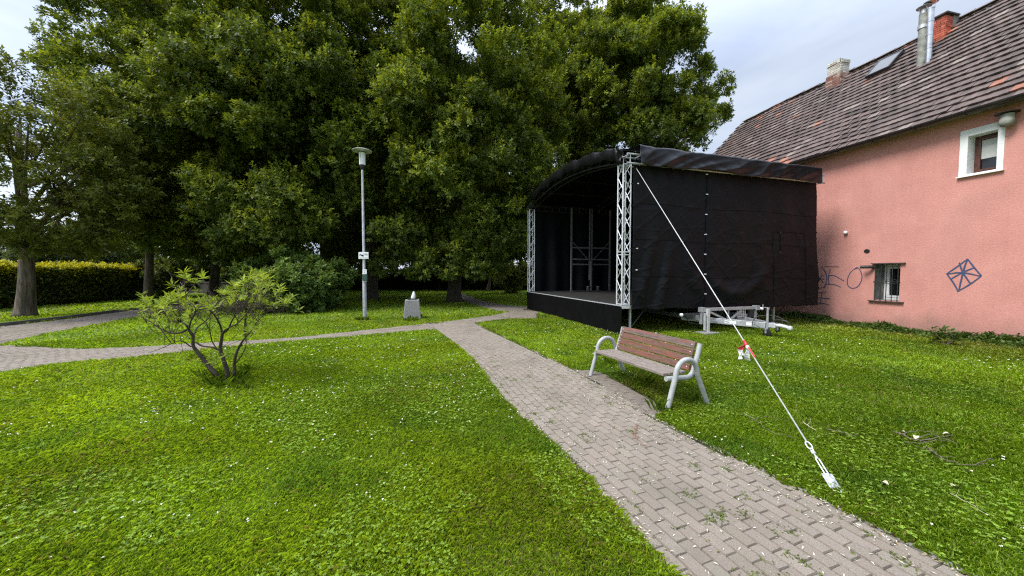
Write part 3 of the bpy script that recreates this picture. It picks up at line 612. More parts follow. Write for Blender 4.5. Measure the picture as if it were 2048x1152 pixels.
def stage_build():
    t1 = truss_tower(0.13, 0.14, DK + 0.0, SPR); truss_tower(0.13, SL - 0.14, DK, SPR)
    truss_tower(SD - 0.25, 0.28, DK, SPR, m='dark_alu'); truss_tower(SD - 0.25, SL - 0.28, DK, SPR, m='dark_alu')
    d = MB(); d.box((SD / 2, SL / 2, DK - 0.05), (SD, SL, 0.10)); d.build('deck', M['deck'], stage)
    e = MB(); e.bar((-0.012, 0, DK - 0.045), (-0.012, SL, DK - 0.045), 0.02, 0.08); e.bar((0, -0.012, DK - 0.055), (SD, -0.012, DK - 0.055), 0.02, 0.09); e.build('deck_edge', M['alu'], stage)
    # front skirt with soft folds
    s = MB(); s.grid(lambda u, v: (-0.045 - 0.02 * wob((u, 31), (u, 73), (v, 2)) * (1 - v), u * (SL + 0.1) - 0.06, DK - 0.03 - (1 - v) * (DK - 0.03 + 0.0)), 120, 8); s.build('skirt', M['black_cloth'], stage, smooth=True)
    s = MB(); s.grid(lambda u, v: (u * 0.75 - 0.03, -0.035 - 0.015 * wob((u, 9), (v, 3)), DK - 0.2 - (1 - v) * (DK - 0.2) * (1 - 0.2 * u)), 12, 6)
    # legs below the deck
    for x, y in ((0.35, 0.12), (6.0, 0.15), (0.35, 4), (0.35, 7.8), (7.2, 4), (7.2, 7.8), (3.7, 7.8)):
        l = MB(); l.bar((x, y, 0.02), (x, y, DK - 0.1), 0.06, 0.06); l.box((x, y, 0.012), (0.18, 0.18, 0.02)); l.build('stage_leg', M['steel'], stage)
    for x, y in ((6.0, 0.15),):
        l = MB(); l.tube([(x, y, 0.14), (x - 0.75, y + 0.1, DK - 0.1)], 0.02, 6); l.tube([(x, y, 0.14), (x + 0.75, y + 0.1, DK - 0.1)], 0.02, 6); l.build('leg_brace', M['iron'], stage)
    l = MB(); l.tube([(0.35, 0.12, 0.15), (0.9, 0.12, DK - 0.1)], 0.018, 6); l.build('leg_brace', M['iron'], stage)
    # dark cloth closing the far sides under the deck
    u = MB(); u.grid(lambda a, b: (SD - 0.3 - 0.02 * wob((a, 40), (b, 2)), 1.6 + a * (SL - 1.6), 0.01 + b * (DK - 0.12)), 60, 4); u.grid(lambda a, b: (a * SD, SL - 0.02 - 0.02 * wob((a, 40), (b, 2)), 0.01 + b * (DK - 0.12)), 60, 4); u.build('under_skirt', M['black_cloth'], stage, smooth=True)
    # near side curtain, billowing a little
    zb = lambda u: 0.74 - 0.07 * u + 0.012 * math.sin(u * 40)
    def cur(u, v):
        x = 0.27 + u * (SD - 0.23); z = zb(u) + v * (SPR + 0.1 - zb(u)); lo = (1 - v)
        off = 0.02 * wob((u, 19), (u, 47), (v, 3)) * (0.35 + lo * 0.5)
        off += 0.15 * math.exp(-((u - 0.33) / 0.07) ** 2 - ((v - 0.16) / 0.12) ** 2) * math.sin((u - 0.33) * 45 + v * 14) * 0.6
        off += 0.16 * math.exp(-((u - 0.12) / 0.10) ** 2 - ((v - 0.2) / 0.26) ** 2) * math.sin(u * 60 - v * 8) * 0.6
        off += 0.13 * math.exp(-((u - 0.52) / 0.16) ** 2 - ((v - 0.10 - 0.9 * (u - 0.52) ** 2 * 6) / 0.05) ** 2)
        off += 0.04 * math.sin(u * 95 + 2.5 * math.sin(v * 7)) * max(0, v - 0.62) * 1.4 * (u < 0.36)
        off += 0.035 * max(0, math.sin((u * 3.1 + v * 1.2) * 6)) ** 6 * lo
        for a, b, k, w_ in ((3.1, 1.7, 9, 12), (-2.2, 3.0, 7, 10), (5.0, -2.6, 6, 14), (1.2, 5.2, 5, 16)):
            off += 0.016 * (1 - abs(math.sin((u * a + v * b) * k + 1.5 * math.sin(u * 7 + v * 3)))) ** w_ * (0.3 + lo)
        for vs in (0.22, 0.47, 0.71): off += 0.014 * math.exp(-((v - vs) / 0.018) ** 2) * math.sin(u * 46 + vs * 20)
        off = max(off, -0.02); off += 0.25 * max(0, u - 0.93) / 0.07 * lo ** 1.5 * 0.35
        xx = x + (0.20 * lo ** 1.2 * max(0, (u - 0.7) / 0.3) + 0.03 * math.sin(v * 9) * u)
        return (xx, -0.05 - off - 0.04 * math.sin(math.pi * v), z)
    c = MB(); c.grid(cur, 260, 150); cu = c.build('side_curtain', M['gauze'], stage, smooth=True, solid=0.004)
    # vertical seam with white ties, sewn horizontal seams, service flap
    def on(u, v, o=0.012): p = cur(u, v); return Vector((p[0], p[1] - o, p[2]))
    sm = MB(); us = 0.355
    sm.tube([on(us, q, 0.004) for q in np.linspace(0.0, 0.97, 40)], 0.012, 5)
    for v in (0.22, 0.47, 0.71): sm.tube([on(q, v + 0.006 * math.sin(q * 12), 0.002) for q in np.linspace(0.01, 0.985, 70)], 0.007, 5)
    for ua in (0.735, 0.925): sm.tube([on(ua + 0.012 * (1 - v / 0.57), v, 0.003) for v in np.linspace(0.02, 0.57, 30)], 0.010, 5)
    sm.tube([on(q, 0.57, 0.003) for q in np.linspace(0.735, 0.925, 20)], 0.010, 5)
    sm.tube([on(0.775, v, 0.004) for v in np.linspace(0.43, 0.56, 8)], 0.014, 5)
    sm.build('seam', M['black_cloth'], cu, smooth=True)
    for v in np.linspace(0.10, 0.95, 7):
        t = MB(); p = on(us, v, 0.02); t.box(p, (0.075, 0.02, 0.028)); t.build('tie', M['tie'], cu, bevel=0.004)
    for u_, v in ((0.775, 0.565), (0.885, 0.555), (0.775, 0.415), (0.885, 0.405)):
        t = MB(); t.box(on(u_, v, 0.008), (0.03, 0.012, 0.05)); t.build('buckle', M['dark_alu'], cu)
    for v in np.linspace(0.10, 0.86, 6):
        t = MB(); z = DK + v * (SPR - DK); t.box((0.32, -0.02, z), (0.15, 0.05, 0.03)); t.build('clamp', M['black'], t1)
        t = MB(); t.box((0.42, -0.075, z), (0.05, 0.03, 0.03)); t.build('tie', M['tie'], cu)
    # far side and back curtains
    b = MB(); b.grid(lambda u, v: (0.3 + u * (SD - 0.35), SL - 0.02 + 0.05 * wob((u, 26), (u, 57), (v, 4)) * (1.1 - v), DK + v * (SPR - DK + 0.1)), 80, 20); b.build('far_curtain', M['gauze'], stage, smooth=True)
    b = MB(); b.grid(lambda u, v: (SD - 0.02 + 0.03 * wob((u, 50), (u, 23), (v, 2)), u * SL, DK - 0.05 + v * (SPR + arch(u * SL) - DK)), 90, 20); b.build('back_curtain', M['black_cloth'], stage, smooth=True)
    # roof: arched tarpaulin, with a wrinkled drape down each eave and round the front arch
    def top(u, v):
        y = 0.32 + v * (SL - 0.64); x = -0.12 + u * (SD + 0.1)
        return (x, y, SPR + 0.36 + arch(y) + 0.012 * wob((u, 30), (v, 11)))
    r = MB(); r.grid(top, 60, 50); rc_ = r.build('roof_cover', M['pvc'], stage, smooth=True, solid=0.01)
    def drape(u, v):
        x = 0.34 + u * (SD - 0.34 - 0.02)
        cr1 = abs(math.sin(u * 17 + v * 3.2 + 1.4 * math.sin(u * 9))); cr2 = abs(math.sin(u * 41 - v * 5 + 1.1 * math.sin(u * 23))); cr3 = abs(math.sin(u * 29 + v * 9 + 2 * math.sin(u * 6)))
        k = 1 - 0.6 * u
        if v < 0.35:
            q = v / 0.35; y = 0.36 - q * 0.60; z = SPR + 0.41 + arch(0.36) * (1 - q) + (0.035 * cr1 + 0.02 * cr2) * q * k
        else:
            q = (v - 0.35) / 0.65; y = -0.24 - 0.02 - (0.075 * (1 - cr1) * math.sin(q * 2.8) + 0.045 * (1 - cr3) * q + 0.02 * cr2 * q) * k; z = SPR + 0.41 + (0.035 * cr1 + 0.02 * cr2) * k * (1 - q) - q * (0.475 + 0.03 * math.sin(u * 14) + 0.03 * cr1 * k)
        return (x, y, z)
    r = MB(); r.grid(drape, 260, 26); r.build('side_drape', M['pvc'], rc_, smooth=True, solid=0.006)
    r = MB(); r.grid(lambda u, v: (lambda p: (p[0], SL - p[1], p[2]))(drape(u, v)), 80, 10); r.build('side_drape', M['pvc'], rc_, smooth=True)
    def front(u, v):
        y = 0.02 + u * (SL - 0.02); w = wob((u, 37), (u, 71), (v, 3)); z = SPR + 0.41 + arch(y) - v * (0.34 + 0.03 * math.sin(u * 40)) + 0.012 * w - (0.10 if u < 0.02 else 0)
        return (-0.14 - 0.05 * math.sin(v * 3.14) - 0.015 * w, y, z)
    r = MB(); r.grid(front, 150, 8); r.build('front_valance', M['pvc'], rc_, smooth=True, solid=0.006)
    # bunched corner at the near front
    def corner(u, v):
        a = u * 1.9 - 0.5; R_ = 0.22 + 0.05 * math.sin(v * 7 + u * 9); return (0.06 - R_ * math.sin(a + 0.6) - 0.02, 0.02 + 0.42 * (1 - u) - 0.18, SPR + 0.34 - v * 0.36 + 0.05 * math.sin(u * 11))
    r = MB(); r.grid(corner, 14, 10); r.build('corner_fold', M['pvc'], rc_, smooth=True, solid=0.006)
    # frame under the roof
    for x, nm in ((0.0, 'front_arch'), (0.30, 'front_arch'), (3.7, 'rear_arch'), (SD - 0.3, 'rear_arch')):
        mb = MB(); ys = np.linspace(0.2, SL - 0.2, 27)
        lattice(mb, [(x, y, SPR - 0.02 + arch(y)) for y in ys], [(x, y, SPR + 0.26 + arch(y)) for y in ys], 0.024, 0.013); mb.build(nm, M['dark_alu'], stage, smooth=True, auto=40)
    for y in (1.5, 3.0, 5.0, 6.6):
        mb = MB(); mb.tube([(0, y, SPR + 0.30 + arch(y)), (SD - 0.2, y, SPR + 0.30 + arch(y))], 0.03, 7); mb.build('purlin', M['dark_alu'], stage, smooth=True, auto=40)
    # side beams: box truss, ends left open at the corners
    for y in (0.0, SL):
        mb = MB(); sgn = 1 if y == 0 else -1
        for a in (-0.16, 0.16):
            for zz in (SPR - 0.04, SPR + 0.21): mb.tube([(-0.05 if a * sgn > 0 else 0.0, y + a, zz), (SD + 0.28, y + a, zz)], 0.028, 8)
        n = 20
        for i in range(n + 1):
            x = 0.10 + (SD + 0.08) * i / n
            for a in (-0.16, 0.16): mb.tube([(x, y + a, SPR - 0.04), (x, y + a, SPR + 0.21)], 0.018, 6)
            for zz in (SPR - 0.04, SPR + 0.21): mb.tube([(x, y - 0.16, zz), (x, y + 0.16, zz)], 0.018, 6)
        pass
        mb.build('side_beam', M['steel' if y == 0 else 'dark_alu'], stage, smooth=True, auto=40)  # far beam: aluminium darkened in colour for the shade inside the stage
    # lifting frame standing at the far end of the trailer
    y = SL - 0.75; mb = MB()
    for x in (2.0, 3.0, 3.12, 4.15): mb.bar((x, y, DK + (0.0 if x in (2.0, 4.15) else 0.55)), (x, y, SPR + 0.1), 0.075 if x in (2.0, 4.15) else 0.05, 0.075, (0, 1, 0))
    mb.bar((3.06, y - 0.06, DK), (3.06, y - 0.06, DK + 1.5), 0.09, 0.07, (0, 1, 0))
    for z in (DK + 1.33, DK + 1.58, DK + 2.15): mb.bar((2.0, y, z), (4.15, y, z), 0.05, 0.07)
    mb.bar((2.05, y + 0.02, DK + 2.45), (2.95, y + 0.02, DK + 1.55), 0.035, 0.035); mb.bar((4.1, y + 0.02, DK + 2.45), (3.2, y + 0.02, DK + 1.55), 0.035, 0.035)
    mb.build('lifting_frame', mat('grey_frame', (0.10, 0.10, 0.103), (0.15, 0.15, 0.153), 0.55, 8), stage, bevel=0.006)
    mb = MB(); mb.bar((1.9, y - 0.35, DK + 0.02), (4.3, y - 0.35, DK + 0.02), 0.3, 0.04); mb.build('frame_foot', M['dark_alu'], stage)
    for x in (2.75, 3.3):
        mb = MB(); mb.lathe([(0.09, 0), (0.11, 0.2), (0.1, 0.22)], (x, y - 0.35, DK + 0.045), 12); mb.build('weight_bucket', M['dark_alu'], stage)
stage_build()

def trailer():
    tr = MB(); x0, x1, y0 = 2.50, 4.65, -0.32; zt, zl = 0.70, 0.33
    tr.bar((x0, y0, zt), (x1, y0, zt), 0.08, 0.09); tr.bar((x0 + 0.1, y0, zl), (x1 - 0.15, y0, zl), 0.07, 0.08)
    tr.bar((x0 + 0.02, y0, zl - 0.06), (x0 + 0.02, y0, zt - 0.046), 0.09, 0.09, (0, 1, 0)); tr.bar((x1 - 0.05, y0, zl - 0.25), (x1 - 0.05, y0, zt - 0.046), 0.08, 0.08, (0, 1, 0))
    tr.bar((x0 + 1.02, y0, zl + 0.04), (x0 + 1.02, y0, zt - 0.046), 0.05, 0.05, (0, 1, 0))
    tr.bar((x0 + 0.25, y0 + 0.003, zt - 0.05), (x0 + 0.92, y0 + 0.003, zl + 0.05), 0.05, 0.06); tr.bar((x1 - 0.6, y0 + 0.003, zt - 0.05), (x0 + 1.14, y0 + 0.003, zl + 0.05), 0.05, 0.06)
    for x in (x0 + 0.02, x1 - 0.02): tr.box((x, y0 - 0.01, zt), (0.14, 0.16, 0.14))
    for x in (x0 + 0.15, x1 - 0.2): tr.bar((x, y0 + 0.05, 0.42), (x, SL - 0.9, 0.42), 0.09, 0.14)
    t = tr.build('trailer', M['steel'], stage, bevel=0.006)
    # V drawbar to the coupling
    cx, cy, cz = 3.82, -1.72, 0.33
    d = MB(); d.bar((x0 + 0.1, y0 + 0.9, 0.36), (cx - 0.13, cy + 0.34, cz), 0.07, 0.16); d.bar((x1 - 0.2, y0 + 0.9, 0.36), (cx + 0.13, cy + 0.34, cz), 0.07, 0.14); d.build('drawbar', M['steel'], t, bevel=0.006)
    d = MB(); d.bar((cx, cy + 0.48, cz + 0.01), (cx, cy + 0.1, cz + 0.02), 0.22, 0.13); d.build('drawbar_housing', M['alu'], t, bevel=0.012)
    d = MB(); d.tube([(cx - 0.02, cy + 0.12, cz + 0.03), (cx, cy, cz + 0.03), (cx + 0.04, cy - 0.16, cz)], [0.05, 0.055, 0.05], 12); d.lathe([(0.03, -0.06), (0.06, -0.045), (0.068, 0.0), (0.05, 0.05)], (cx + 0.05, cy - 0.19, cz), 14); d.build('coupling', M['alu'], t, smooth=True, auto=50)
    d = MB(); d.tube([(cx - 0.03, cy + 0.35, cz + 0.07), (cx - 0.02, cy + 0.1, cz + 0.19), (cx + 0.03, cy - 0.1, cz + 0.17), (cx + 0.07, cy - 0.22, cz + 0.09)], 0.018, 8); d.build('handbrake', M['black'], t, smooth=True)
    d = MB(); d.tube([(cx - 0.03, cy + 0.14, cz + 0.08), (cx + 0.02, cy + 0.1, cz + 0.06), (cx - 0.04, cy + 0.05, cz - 0.1), (cx - 0.08, cy + 0.1, cz - 0.13)], 0.045, 10); d.build('bellows', M['black'], t, smooth=True)
    # jockey wheel
    jx, jy = cx - 0.12, cy + 0.30
    j = MB(); j.tube([(jx, jy, 0.22), (jx, jy, 0.78)], 0.03, 10); j.tube([(jx, jy, 0.78), (jx, jy, 0.83)], 0.042, 10); j.tube([(jx, jy, 0.83), (jx - 0.18, jy, 0.84), (jx - 0.18, jy, 0.92)], 0.012, 6); j.bar((jx - 0.05, jy, 0.12), (jx - 0.05, jy, 0.26), 0.012, 0.05, (0, 1, 0)); j.bar((jx + 0.05, jy, 0.12), (jx + 0.05, jy, 0.26), 0.012, 0.05, (0, 1, 0)); j.build('jockey_post', M['steel'], t, smooth=True, auto=40)
    j = MB(); pr = [(-0.035, 0.07), (-0.03, 0.105), (0, 0.115), (0.03, 0.105), (0.035, 0.07)]; sg = 18
    vs = [(jx + a, jy + r * math.cos(2 * math.pi * k / sg), 0.115 + r * math.sin(2 * math.pi * k / sg)) for a, r in pr for k in range(sg)]
    j.add(vs, [(i * sg + k, i * sg + (k + 1) % sg, (i + 1) * sg + (k + 1) % sg, (i + 1) * sg + k) for i in range(4) for k in range(sg)] + [tuple(range(sg)), tuple(4 * sg + k for k in range(sg))]); j.build('jockey_wheel', M['black'], t, smooth=True, auto=40)
    # support leg and its base board
    j = MB(); j.bar((x0 + 0.13, y0 - 0.12, 0.05), (x0 + 0.13, y0 - 0.12, 0.72), 0.085, 0.085, (0, 1, 0)); j.bar((x0 + 0.02, y0 - 0.12, 0.10), (x0 + 0.02, y0 - 0.12, 0.60), 0.05, 0.05, (0, 1, 0)); j.build('support_leg', M['alu'], t, bevel=0.005)
    j = MB(); j.box((x0 + 0.13, y0 - 0.12, 0.028), (0.55, 0.42, 0.04)); j.build('base_board', M['concrete'], t)
    # perforated panel, marker lamps, sticker, cables
    j = MB()
    for a in range(5):
        j.box((x1 - 0.68 + a * 0.075, y0 + 0.06, zl + 0.21), (0.022, 0.02, 0.27)); j.box((x1 - 0.53, y0 + 0.063, zl + 0.1 + a * 0.055), (0.34, 0.02, 0.02))
    j.build('perforated_panel', M['alu'], t); j = MB(); j.bar((x1 - 0.2, y0 + 0.02, zl + 0.08), (x1 - 0.2, y0 + 0.02, zt - 0.05), 0.16, 0.08, (0, 1, 0)); j.build('winch_box', M['dark_alu'], t)
    for a, b, c in ((x0 - 0.62, y0 + 0.1, 0.555), (x1 + 0.22, y0, 0.66)):
        j = MB(); j.lathe([(0.03, -0.045), (0.05, -0.03), (0.052, 0.03), (0.03, 0.045)], (a, b, c), 12); j.build('marker_lamp', M['white_plastic'], t, smooth=True)
    j = MB(); j.bar((x1, y0, 0.64), (x1 + 0.2, y0, 0.645), 0.02, 0.02); j.build('lamp_bracket', M['dark_alu'], t); j = MB(); j.bar((x0 - 0.5, y0 + 0.1, 0.565), (x0, y0 + 0.05, 0.565), 0.08, 0.07); j.build('lamp_bracket', M['dark_alu'], t); j = MB(); j.tube([(x0 - 0.48, y0 + 0.1, 0.56), (x0 - 0.35, y0 + 0.1, 0.32), (x0, y0 + 0.1, 0.25)], 0.015, 6); j.build('lamp_cable', M['black'], t)
    A, B = Vector((x0 + 0.1, y0 + 0.9, 0.36)), Vector((cx - 0.13, cy + 0.34, cz)); dd = (B - A).normalized(); sdn = dd.cross(Vector((0, 0, 1))).normalized(); sdn = sdn if sdn.x < 0 else -sdn
    for t_, L_ in ((0.62, 0.30), (0.83, 0.14)):
        j = MB(); c = A + (B - A) * t_ + sdn * 0.038; j.bar(c - dd * L_ / 2, c + dd * L_ / 2, 0.004, 0.085); j.build('sticker', M['white_plastic'], t)
    c = A + (B - A) * 0.59 + sdn * 0.042; j = MB(); j.bar(c - dd * 0.07, c + dd * 0.05, 0.003, 0.02); j.build('sticker_print', M['black'], t)
    j = MB(); j.tube(catmull([(x1 - 0.1, y0 - 0.05, 0.66), (x1 - 0.25, y0 - 0.3, 0.38), (cx - 0.3, cy + 0.6, 0.30), (cx - 0.28, cy + 0.5, 0.55), (cx - 0.05, cy + 0.2, 0.62), (cx + 0.06, cy - 0.05, 0.5), (cx + 0.02, cy + 0.05, 0.42)], 8), 0.010, 6)
    j.tube(catmull([(cx - 0.35, cy + 0.5, 0.35), (cx - 0.28, cy + 0.25, 0.22), (cx - 0.2, cy + 0.2, 0.27), (cx - 0.12, cy + 0.2, 0.3)], 8), 0.009, 6); j.build('wiring', M['black'], t, smooth=True)
trailer()

# ------------------------------------------------------------------ guy cable from the stage corner to its ground anchor
gtop = stw(0.36, -0.06, SPR - 0.12); ganc = G(1682, 994, 0.0)
gd = (ganc - gtop).normalized(); gl = (ganc - gtop).length
guy = empty('guy_cable', ganc, 0, 'pale steel guy cable running from the stage corner down to a plate in the lawn', 'cable')
def gp(t): return gtop + gd * t - ganc
side = gd.cross(Vector((0, 0, 1))).normalized(); upn = side.cross(gd).normalized()
K = 0.55
mb = MB(); mb.tube([gp(0), gp(gl - K * 0.86)], 0.0070, 8); mb.build('cable', M['cable'], guy, smooth=True)
def link(mb, t0, t1, w, r, ax):
    n = 20; c = (t0 + t1) / 2; h = (t1 - t0) / 2
    mb.tube([gp(c + h * math.cos(a)) + ax * (w * math.sin(a)) for a in np.linspace(0, 2 * math.pi, n)], r, 8)
mb = MB(); link(mb, gl - K * 0.88, gl - K * 0.74, 0.022, 0.006, side); link(mb, gl - K * 0.76, gl - K * 0.67, 0.014, 0.007, upn); mb.tube([gp(gl - K * 0.68) - side * 0.016, gp(gl - K * 0.68) + side * 0.016], 0.010, 8); mb.build('shackle', M['alu'], guy, smooth=True)
mb = MB()
mb.tube([gp(gl - K * 0.66), gp(gl - K * 0.58)], 0.006, 8); mb.tube([gp(gl - K * 0.34), gp(gl - K * 0.24)], 0.006, 8)
for s_ in (-1, 1): mb.tube([gp(gl - K * 0.60) + side * 0.006 * s_, gp(gl - K * 0.57) + side * 0.014 * s_, gp(gl - K * 0.35) + side * 0.014 * s_, gp(gl - K * 0.32) + side * 0.006 * s_], 0.0055, 8)
for t_ in (0.60, 0.32): mb.tube([gp(gl - K * (t_ + 0.02)), gp(gl - K * (t_ - 0.02))], 0.012, 8)
mb.build('turnbuckle', M['alu'], guy, smooth=True)
mb = MB(); link(mb, gl - K * 0.27, gl - K * 0.19, 0.015, 0.006, side); mb.tube([gp(gl - K * 0.215) - upn * 0.03, gp(gl - K * 0.215) + upn * 0.03], 0.012, 8); mb.build('shackle', M['alu'], guy, smooth=True)
mb = MB(); mb.bar(gp(gl - 0.19), gp(gl + 0.0), 0.085, 0.006, upn); mb.build('anchor_plate', M['plate'], guy, bevel=0.002)
mb = MB()
for t_, o_ in ((0.16, 0.01), (0.11, -0.012), (0.06, 0.018)): mb.bar(gp(gl - K * (t_ + 0.02)) + upn * 0.007 + side * o_, gp(gl - K * (t_ - 0.025)) + upn * 0.007 + side * (o_ + 0.018), 0.009, 0.005, upn)
mb.build('anchor_peg', M['steel'], guy)
tp_t = None
best = min(np.linspace(1, gl, 400), key=lambda t: abs((lambda q: 576 - F * ((q.z - EYE) * math.cos(PITCH) + q.y * math.sin(PITCH)) / (q.y * math.cos(PITCH) - (q.z - EYE) * math.sin(PITCH)))(gtop + gd * t) - 686))
tpo = gtop + gd * best
tape = empty('barrier_tape', tpo, 0, 'scrap of red and white barrier tape knotted round the guy cable', 'tape')
random.seed(4)
red = MB(); wht = MB(); side2 = Vector((1, 0, 0))
def ribbon(mb, p0, d, L, w, k):
    n = 7; q = Vector(p0)
    A = []
    for i in range(n + 1):
        s_ = i / n; a = 0.9 * math.sin(s_ * 3 + k); wv = Vector((math.cos(a), math.sin(a), 0)) * w * (0.45 + 0.55 * min(1, s_ * 2.5))
        c = q + Vector(d) * L * s_ + Vector((0.02 * math.sin(5 * s_ + k), 0.03 * math.sin(4 * s_ + k * 2), 0)); A += [c - wv / 2, c + wv / 2]
    half = len(A) // 2
    return A
for k, (d, L) in enumerate((((-0.35, -0.15, -0.9), 0.2), ((0.12, -0.1, -0.95), 0.215), ((-0.15, 0.2, -0.9), 0.17))):
    A = ribbon(None, (0, 0, 0.0), d, L, 0.06, k * 1.3); red_k = MB(); wht_k = MB()
    for i in range(7):
        (red_k if i < (3, 2, 4)[k] else wht_k).add(A[2 * i:2 * i + 4], [(0, 1, 3, 2)])
    red_k.build('red_strip', M['red_tape'], tape, solid=0.003); wht_k.build('white_strip', M['white_plastic'], tape, solid=0.003)
red.tube([gd * -0.04, gd * 0.05], 0.016, 8); wht.tube([gd * 0.05, gd * 0.09], 0.018, 8)
tl = MB(); tl.tube([gd * 0.08 + upn * 0.012, gd * 0.24 + upn * 0.012], 0.009, 6); tl.build('trailing_strip', M['red_tape'], tape)
red.build('knot', M['red_tape'], tape, smooth=True); wht.build('white_wrap', M['white_plastic'], tape, smooth=True)

# ------------------------------------------------------------------ bench
b0, b1 = G(1181, 752), G(1334, 823); BL = (b1 - b0).length
bench = empty('park_bench', b0, math.atan2(b1.y - b0.y, b1.x - b0.x), 'wooden park bench with worn red back slats and grey bent tube frame by the path', 'bench')
def bench_build():
    r = 0.034
    def endframe(x):
        a = MB()
        pts = [(0.0, 0.0), (0.055, 0.18), (0.11, 0.36), (0.135, 0.44)]
        pts += [(0.325 - 0.185 * math.cos(t), 0.46 + 0.19 * math.sin(t)) for t in np.linspace(0.08, math.pi - 0.08, 12)]
        pts += [(0.515, 0.44), (0.55, 0.36), (0.64, 0.17), (0.72, 0.0)]
        a.tube([(x, y, z) for y, z in pts], r, 14); o = a.build('arm_leg', M['tube'], bench, smooth=True, auto=60)
        s = MB(); sx = x + (0.072 if x < 0.5 else -0.072) * 0.0
        pts = [(0.035, 0.405), (0.2, 0.395), (0.40, 0.385)] + [(0.40 + 0.13 * math.sin(t), 0.515 - 0.13 * math.cos(t)) for t in np.linspace(0.15, 1.25, 7)] + [(0.60, 0.70), (0.635, 0.83)]
        xi = x + (0.064 if x < 0.5 else -0.064)
        s.tube([(xi, y, z) for y, z in pts], r * 0.98, 14); s.build('seat_bracket', M['tube'], bench, smooth=True, auto=60)
        for y, z in ((0.115, 0.398), (0.535, 0.40)):
            q = MB(); q.tube([(x, y, z), (xi, y, z)], 0.016, 8); q.build('bolt', M['steel'], bench)
    endframe(0.0); endframe(BL)
    xa, xb = 0.10, BL - 0.10; xm = (xa + xb) / 2
    for y, w in ((0.065, 0.084), (0.171, 0.088), (0.279, 0.088), (0.384, 0.082)):
        s = MB(); s.box((xm, y, 0.452 - 0.025 * y), (xb - xa, w, 0.04)); s.build('seat_slat', M['seat_wood'], bench, bevel=0.006)
    for k, (t, m) in enumerate(((0.06, 'back_wood'), (0.165, 'back_wood'), (0.27, 'back_wood'), (0.375, 'top_wood'))):
        ang = math.atan2(0.33, 0.105); d = Vector((0, math.cos(ang), math.sin(ang))); nn = Vector((0, -math.sin(ang), math.cos(ang)))
        c = Vector((xm, 0.497, 0.44)) + d * t + nn * 0.02
        s = MB(); s.box(c, (xb - xa, 0.094, 0.036), Matrix((Vector((1, 0, 0)), d, nn)).transposed()); s.build('back_slat', M[m], bench, bevel=0.006)
        for x in (xa + 0.04, xb - 0.04):
            q = MB(); q.tube([c + Vector((x - xm, 0, 0)) + nn * 0.017, c + Vector((x - xm, 0, 0)) + nn * 0.022], 0.009, 8); q.build('bolt', M['alu'], bench)
    s = MB(); s.bar((xm, 0.49, 0.44), (xm, 0.625, 0.86), 0.03, 0.008, (0, 1, 0)); s.bar((xm - 0.02, 0.475, 0.46), (xm - 0.01, 0.535, 0.655), 0.014, 0.006, (0, 1, 0)); s.bar((xm, 0.05, 0.42), (xm, 0.45, 0.41), 0.04, 0.02); s.build('centre_brace', M['tube'], bench)
bench_build()

# ------------------------------------------------------------------ street lamp, sign, dispenser, litter bin
lp = G(730, 641); YL = lp.y; zt = at(724, 298, YL).z
lamp = empty('street_lamp', lp, 0, 'tall galvanised street lamp with a flat disc hat standing on the lawn', 'street lamp')
LS = 1
zc = zt - 0.62
mb = MB(); mb.tube([(0, 0, 0), (0, 0, 1.75), (0, 0, 1.8), (0, 0, zc - 0.12)], [0.074, 0.070, 0.052, 0.040], 16); mb.build('pole', M['steel'], lamp, smooth=True, auto=50)
mb = MB(); mb.lathe([(0.042, zc - 0.14), (0.055, zc - 0.12), (0.095, zc - 0.03), (0.10, zc + 0.03), (0.08, zc + 0.035)], (0, 0, 0), 20); mb.build('collar', M['black'], lamp, smooth=True, auto=50)
mb = MB(); mb.lathe([(0.08, zc + 0.035), (0.105, zc + 0.04), (0.112, zc + 0.52), (0.09, zc + 0.525)], (0, 0, 0), 24); mb.build('lantern', M['lamp_glass'], lamp, smooth=True, auto=50)
mb = MB(); mb.lathe([(0.12, zc + 0.515), (0.345, zc + 0.535), (0.35, zc + 0.55), (0.30, zc + 0.575), (0.08, zc + 0.61), (0.02, zc + 0.615)], (0, 0, 0), 32); mb.build('lamp_hat', M['alu'], lamp, smooth=True, auto=50)
mb = MB(); mb.lathe([(0.10, zc + 0.48), (0.118, zc + 0.485), (0.118, zc + 0.516), (0.10, zc + 0.518)], (0, 0, 0), 24); mb.build('lantern_ring', M['black'], lamp, smooth=True, auto=50)
for k in range(3):
    a = k * 2.1 + 0.4; mb = MB(); mb.tube([(0.108 * math.cos(a), 0.108 * math.sin(a), zc + 0.03), (0.12 * math.cos(a), 0.12 * math.sin(a), zc + 0.52)], 0.006, 5); mb.build('lantern_rod', M['steel'], lamp)
mb = MB(); mb.bar((0, -0.070, 0.5), (0, -0.070, 0.85), 0.08, 0.012, (0, 1, 0)); mb.build('door', M['steel'], lamp)
mb = MB(); mb.lathe([(0.13, 0.0), (0.12, 0.03), (0.08, 0.04)], (0, 0, 0), 16); mb.build('base', M['steel'], lamp)
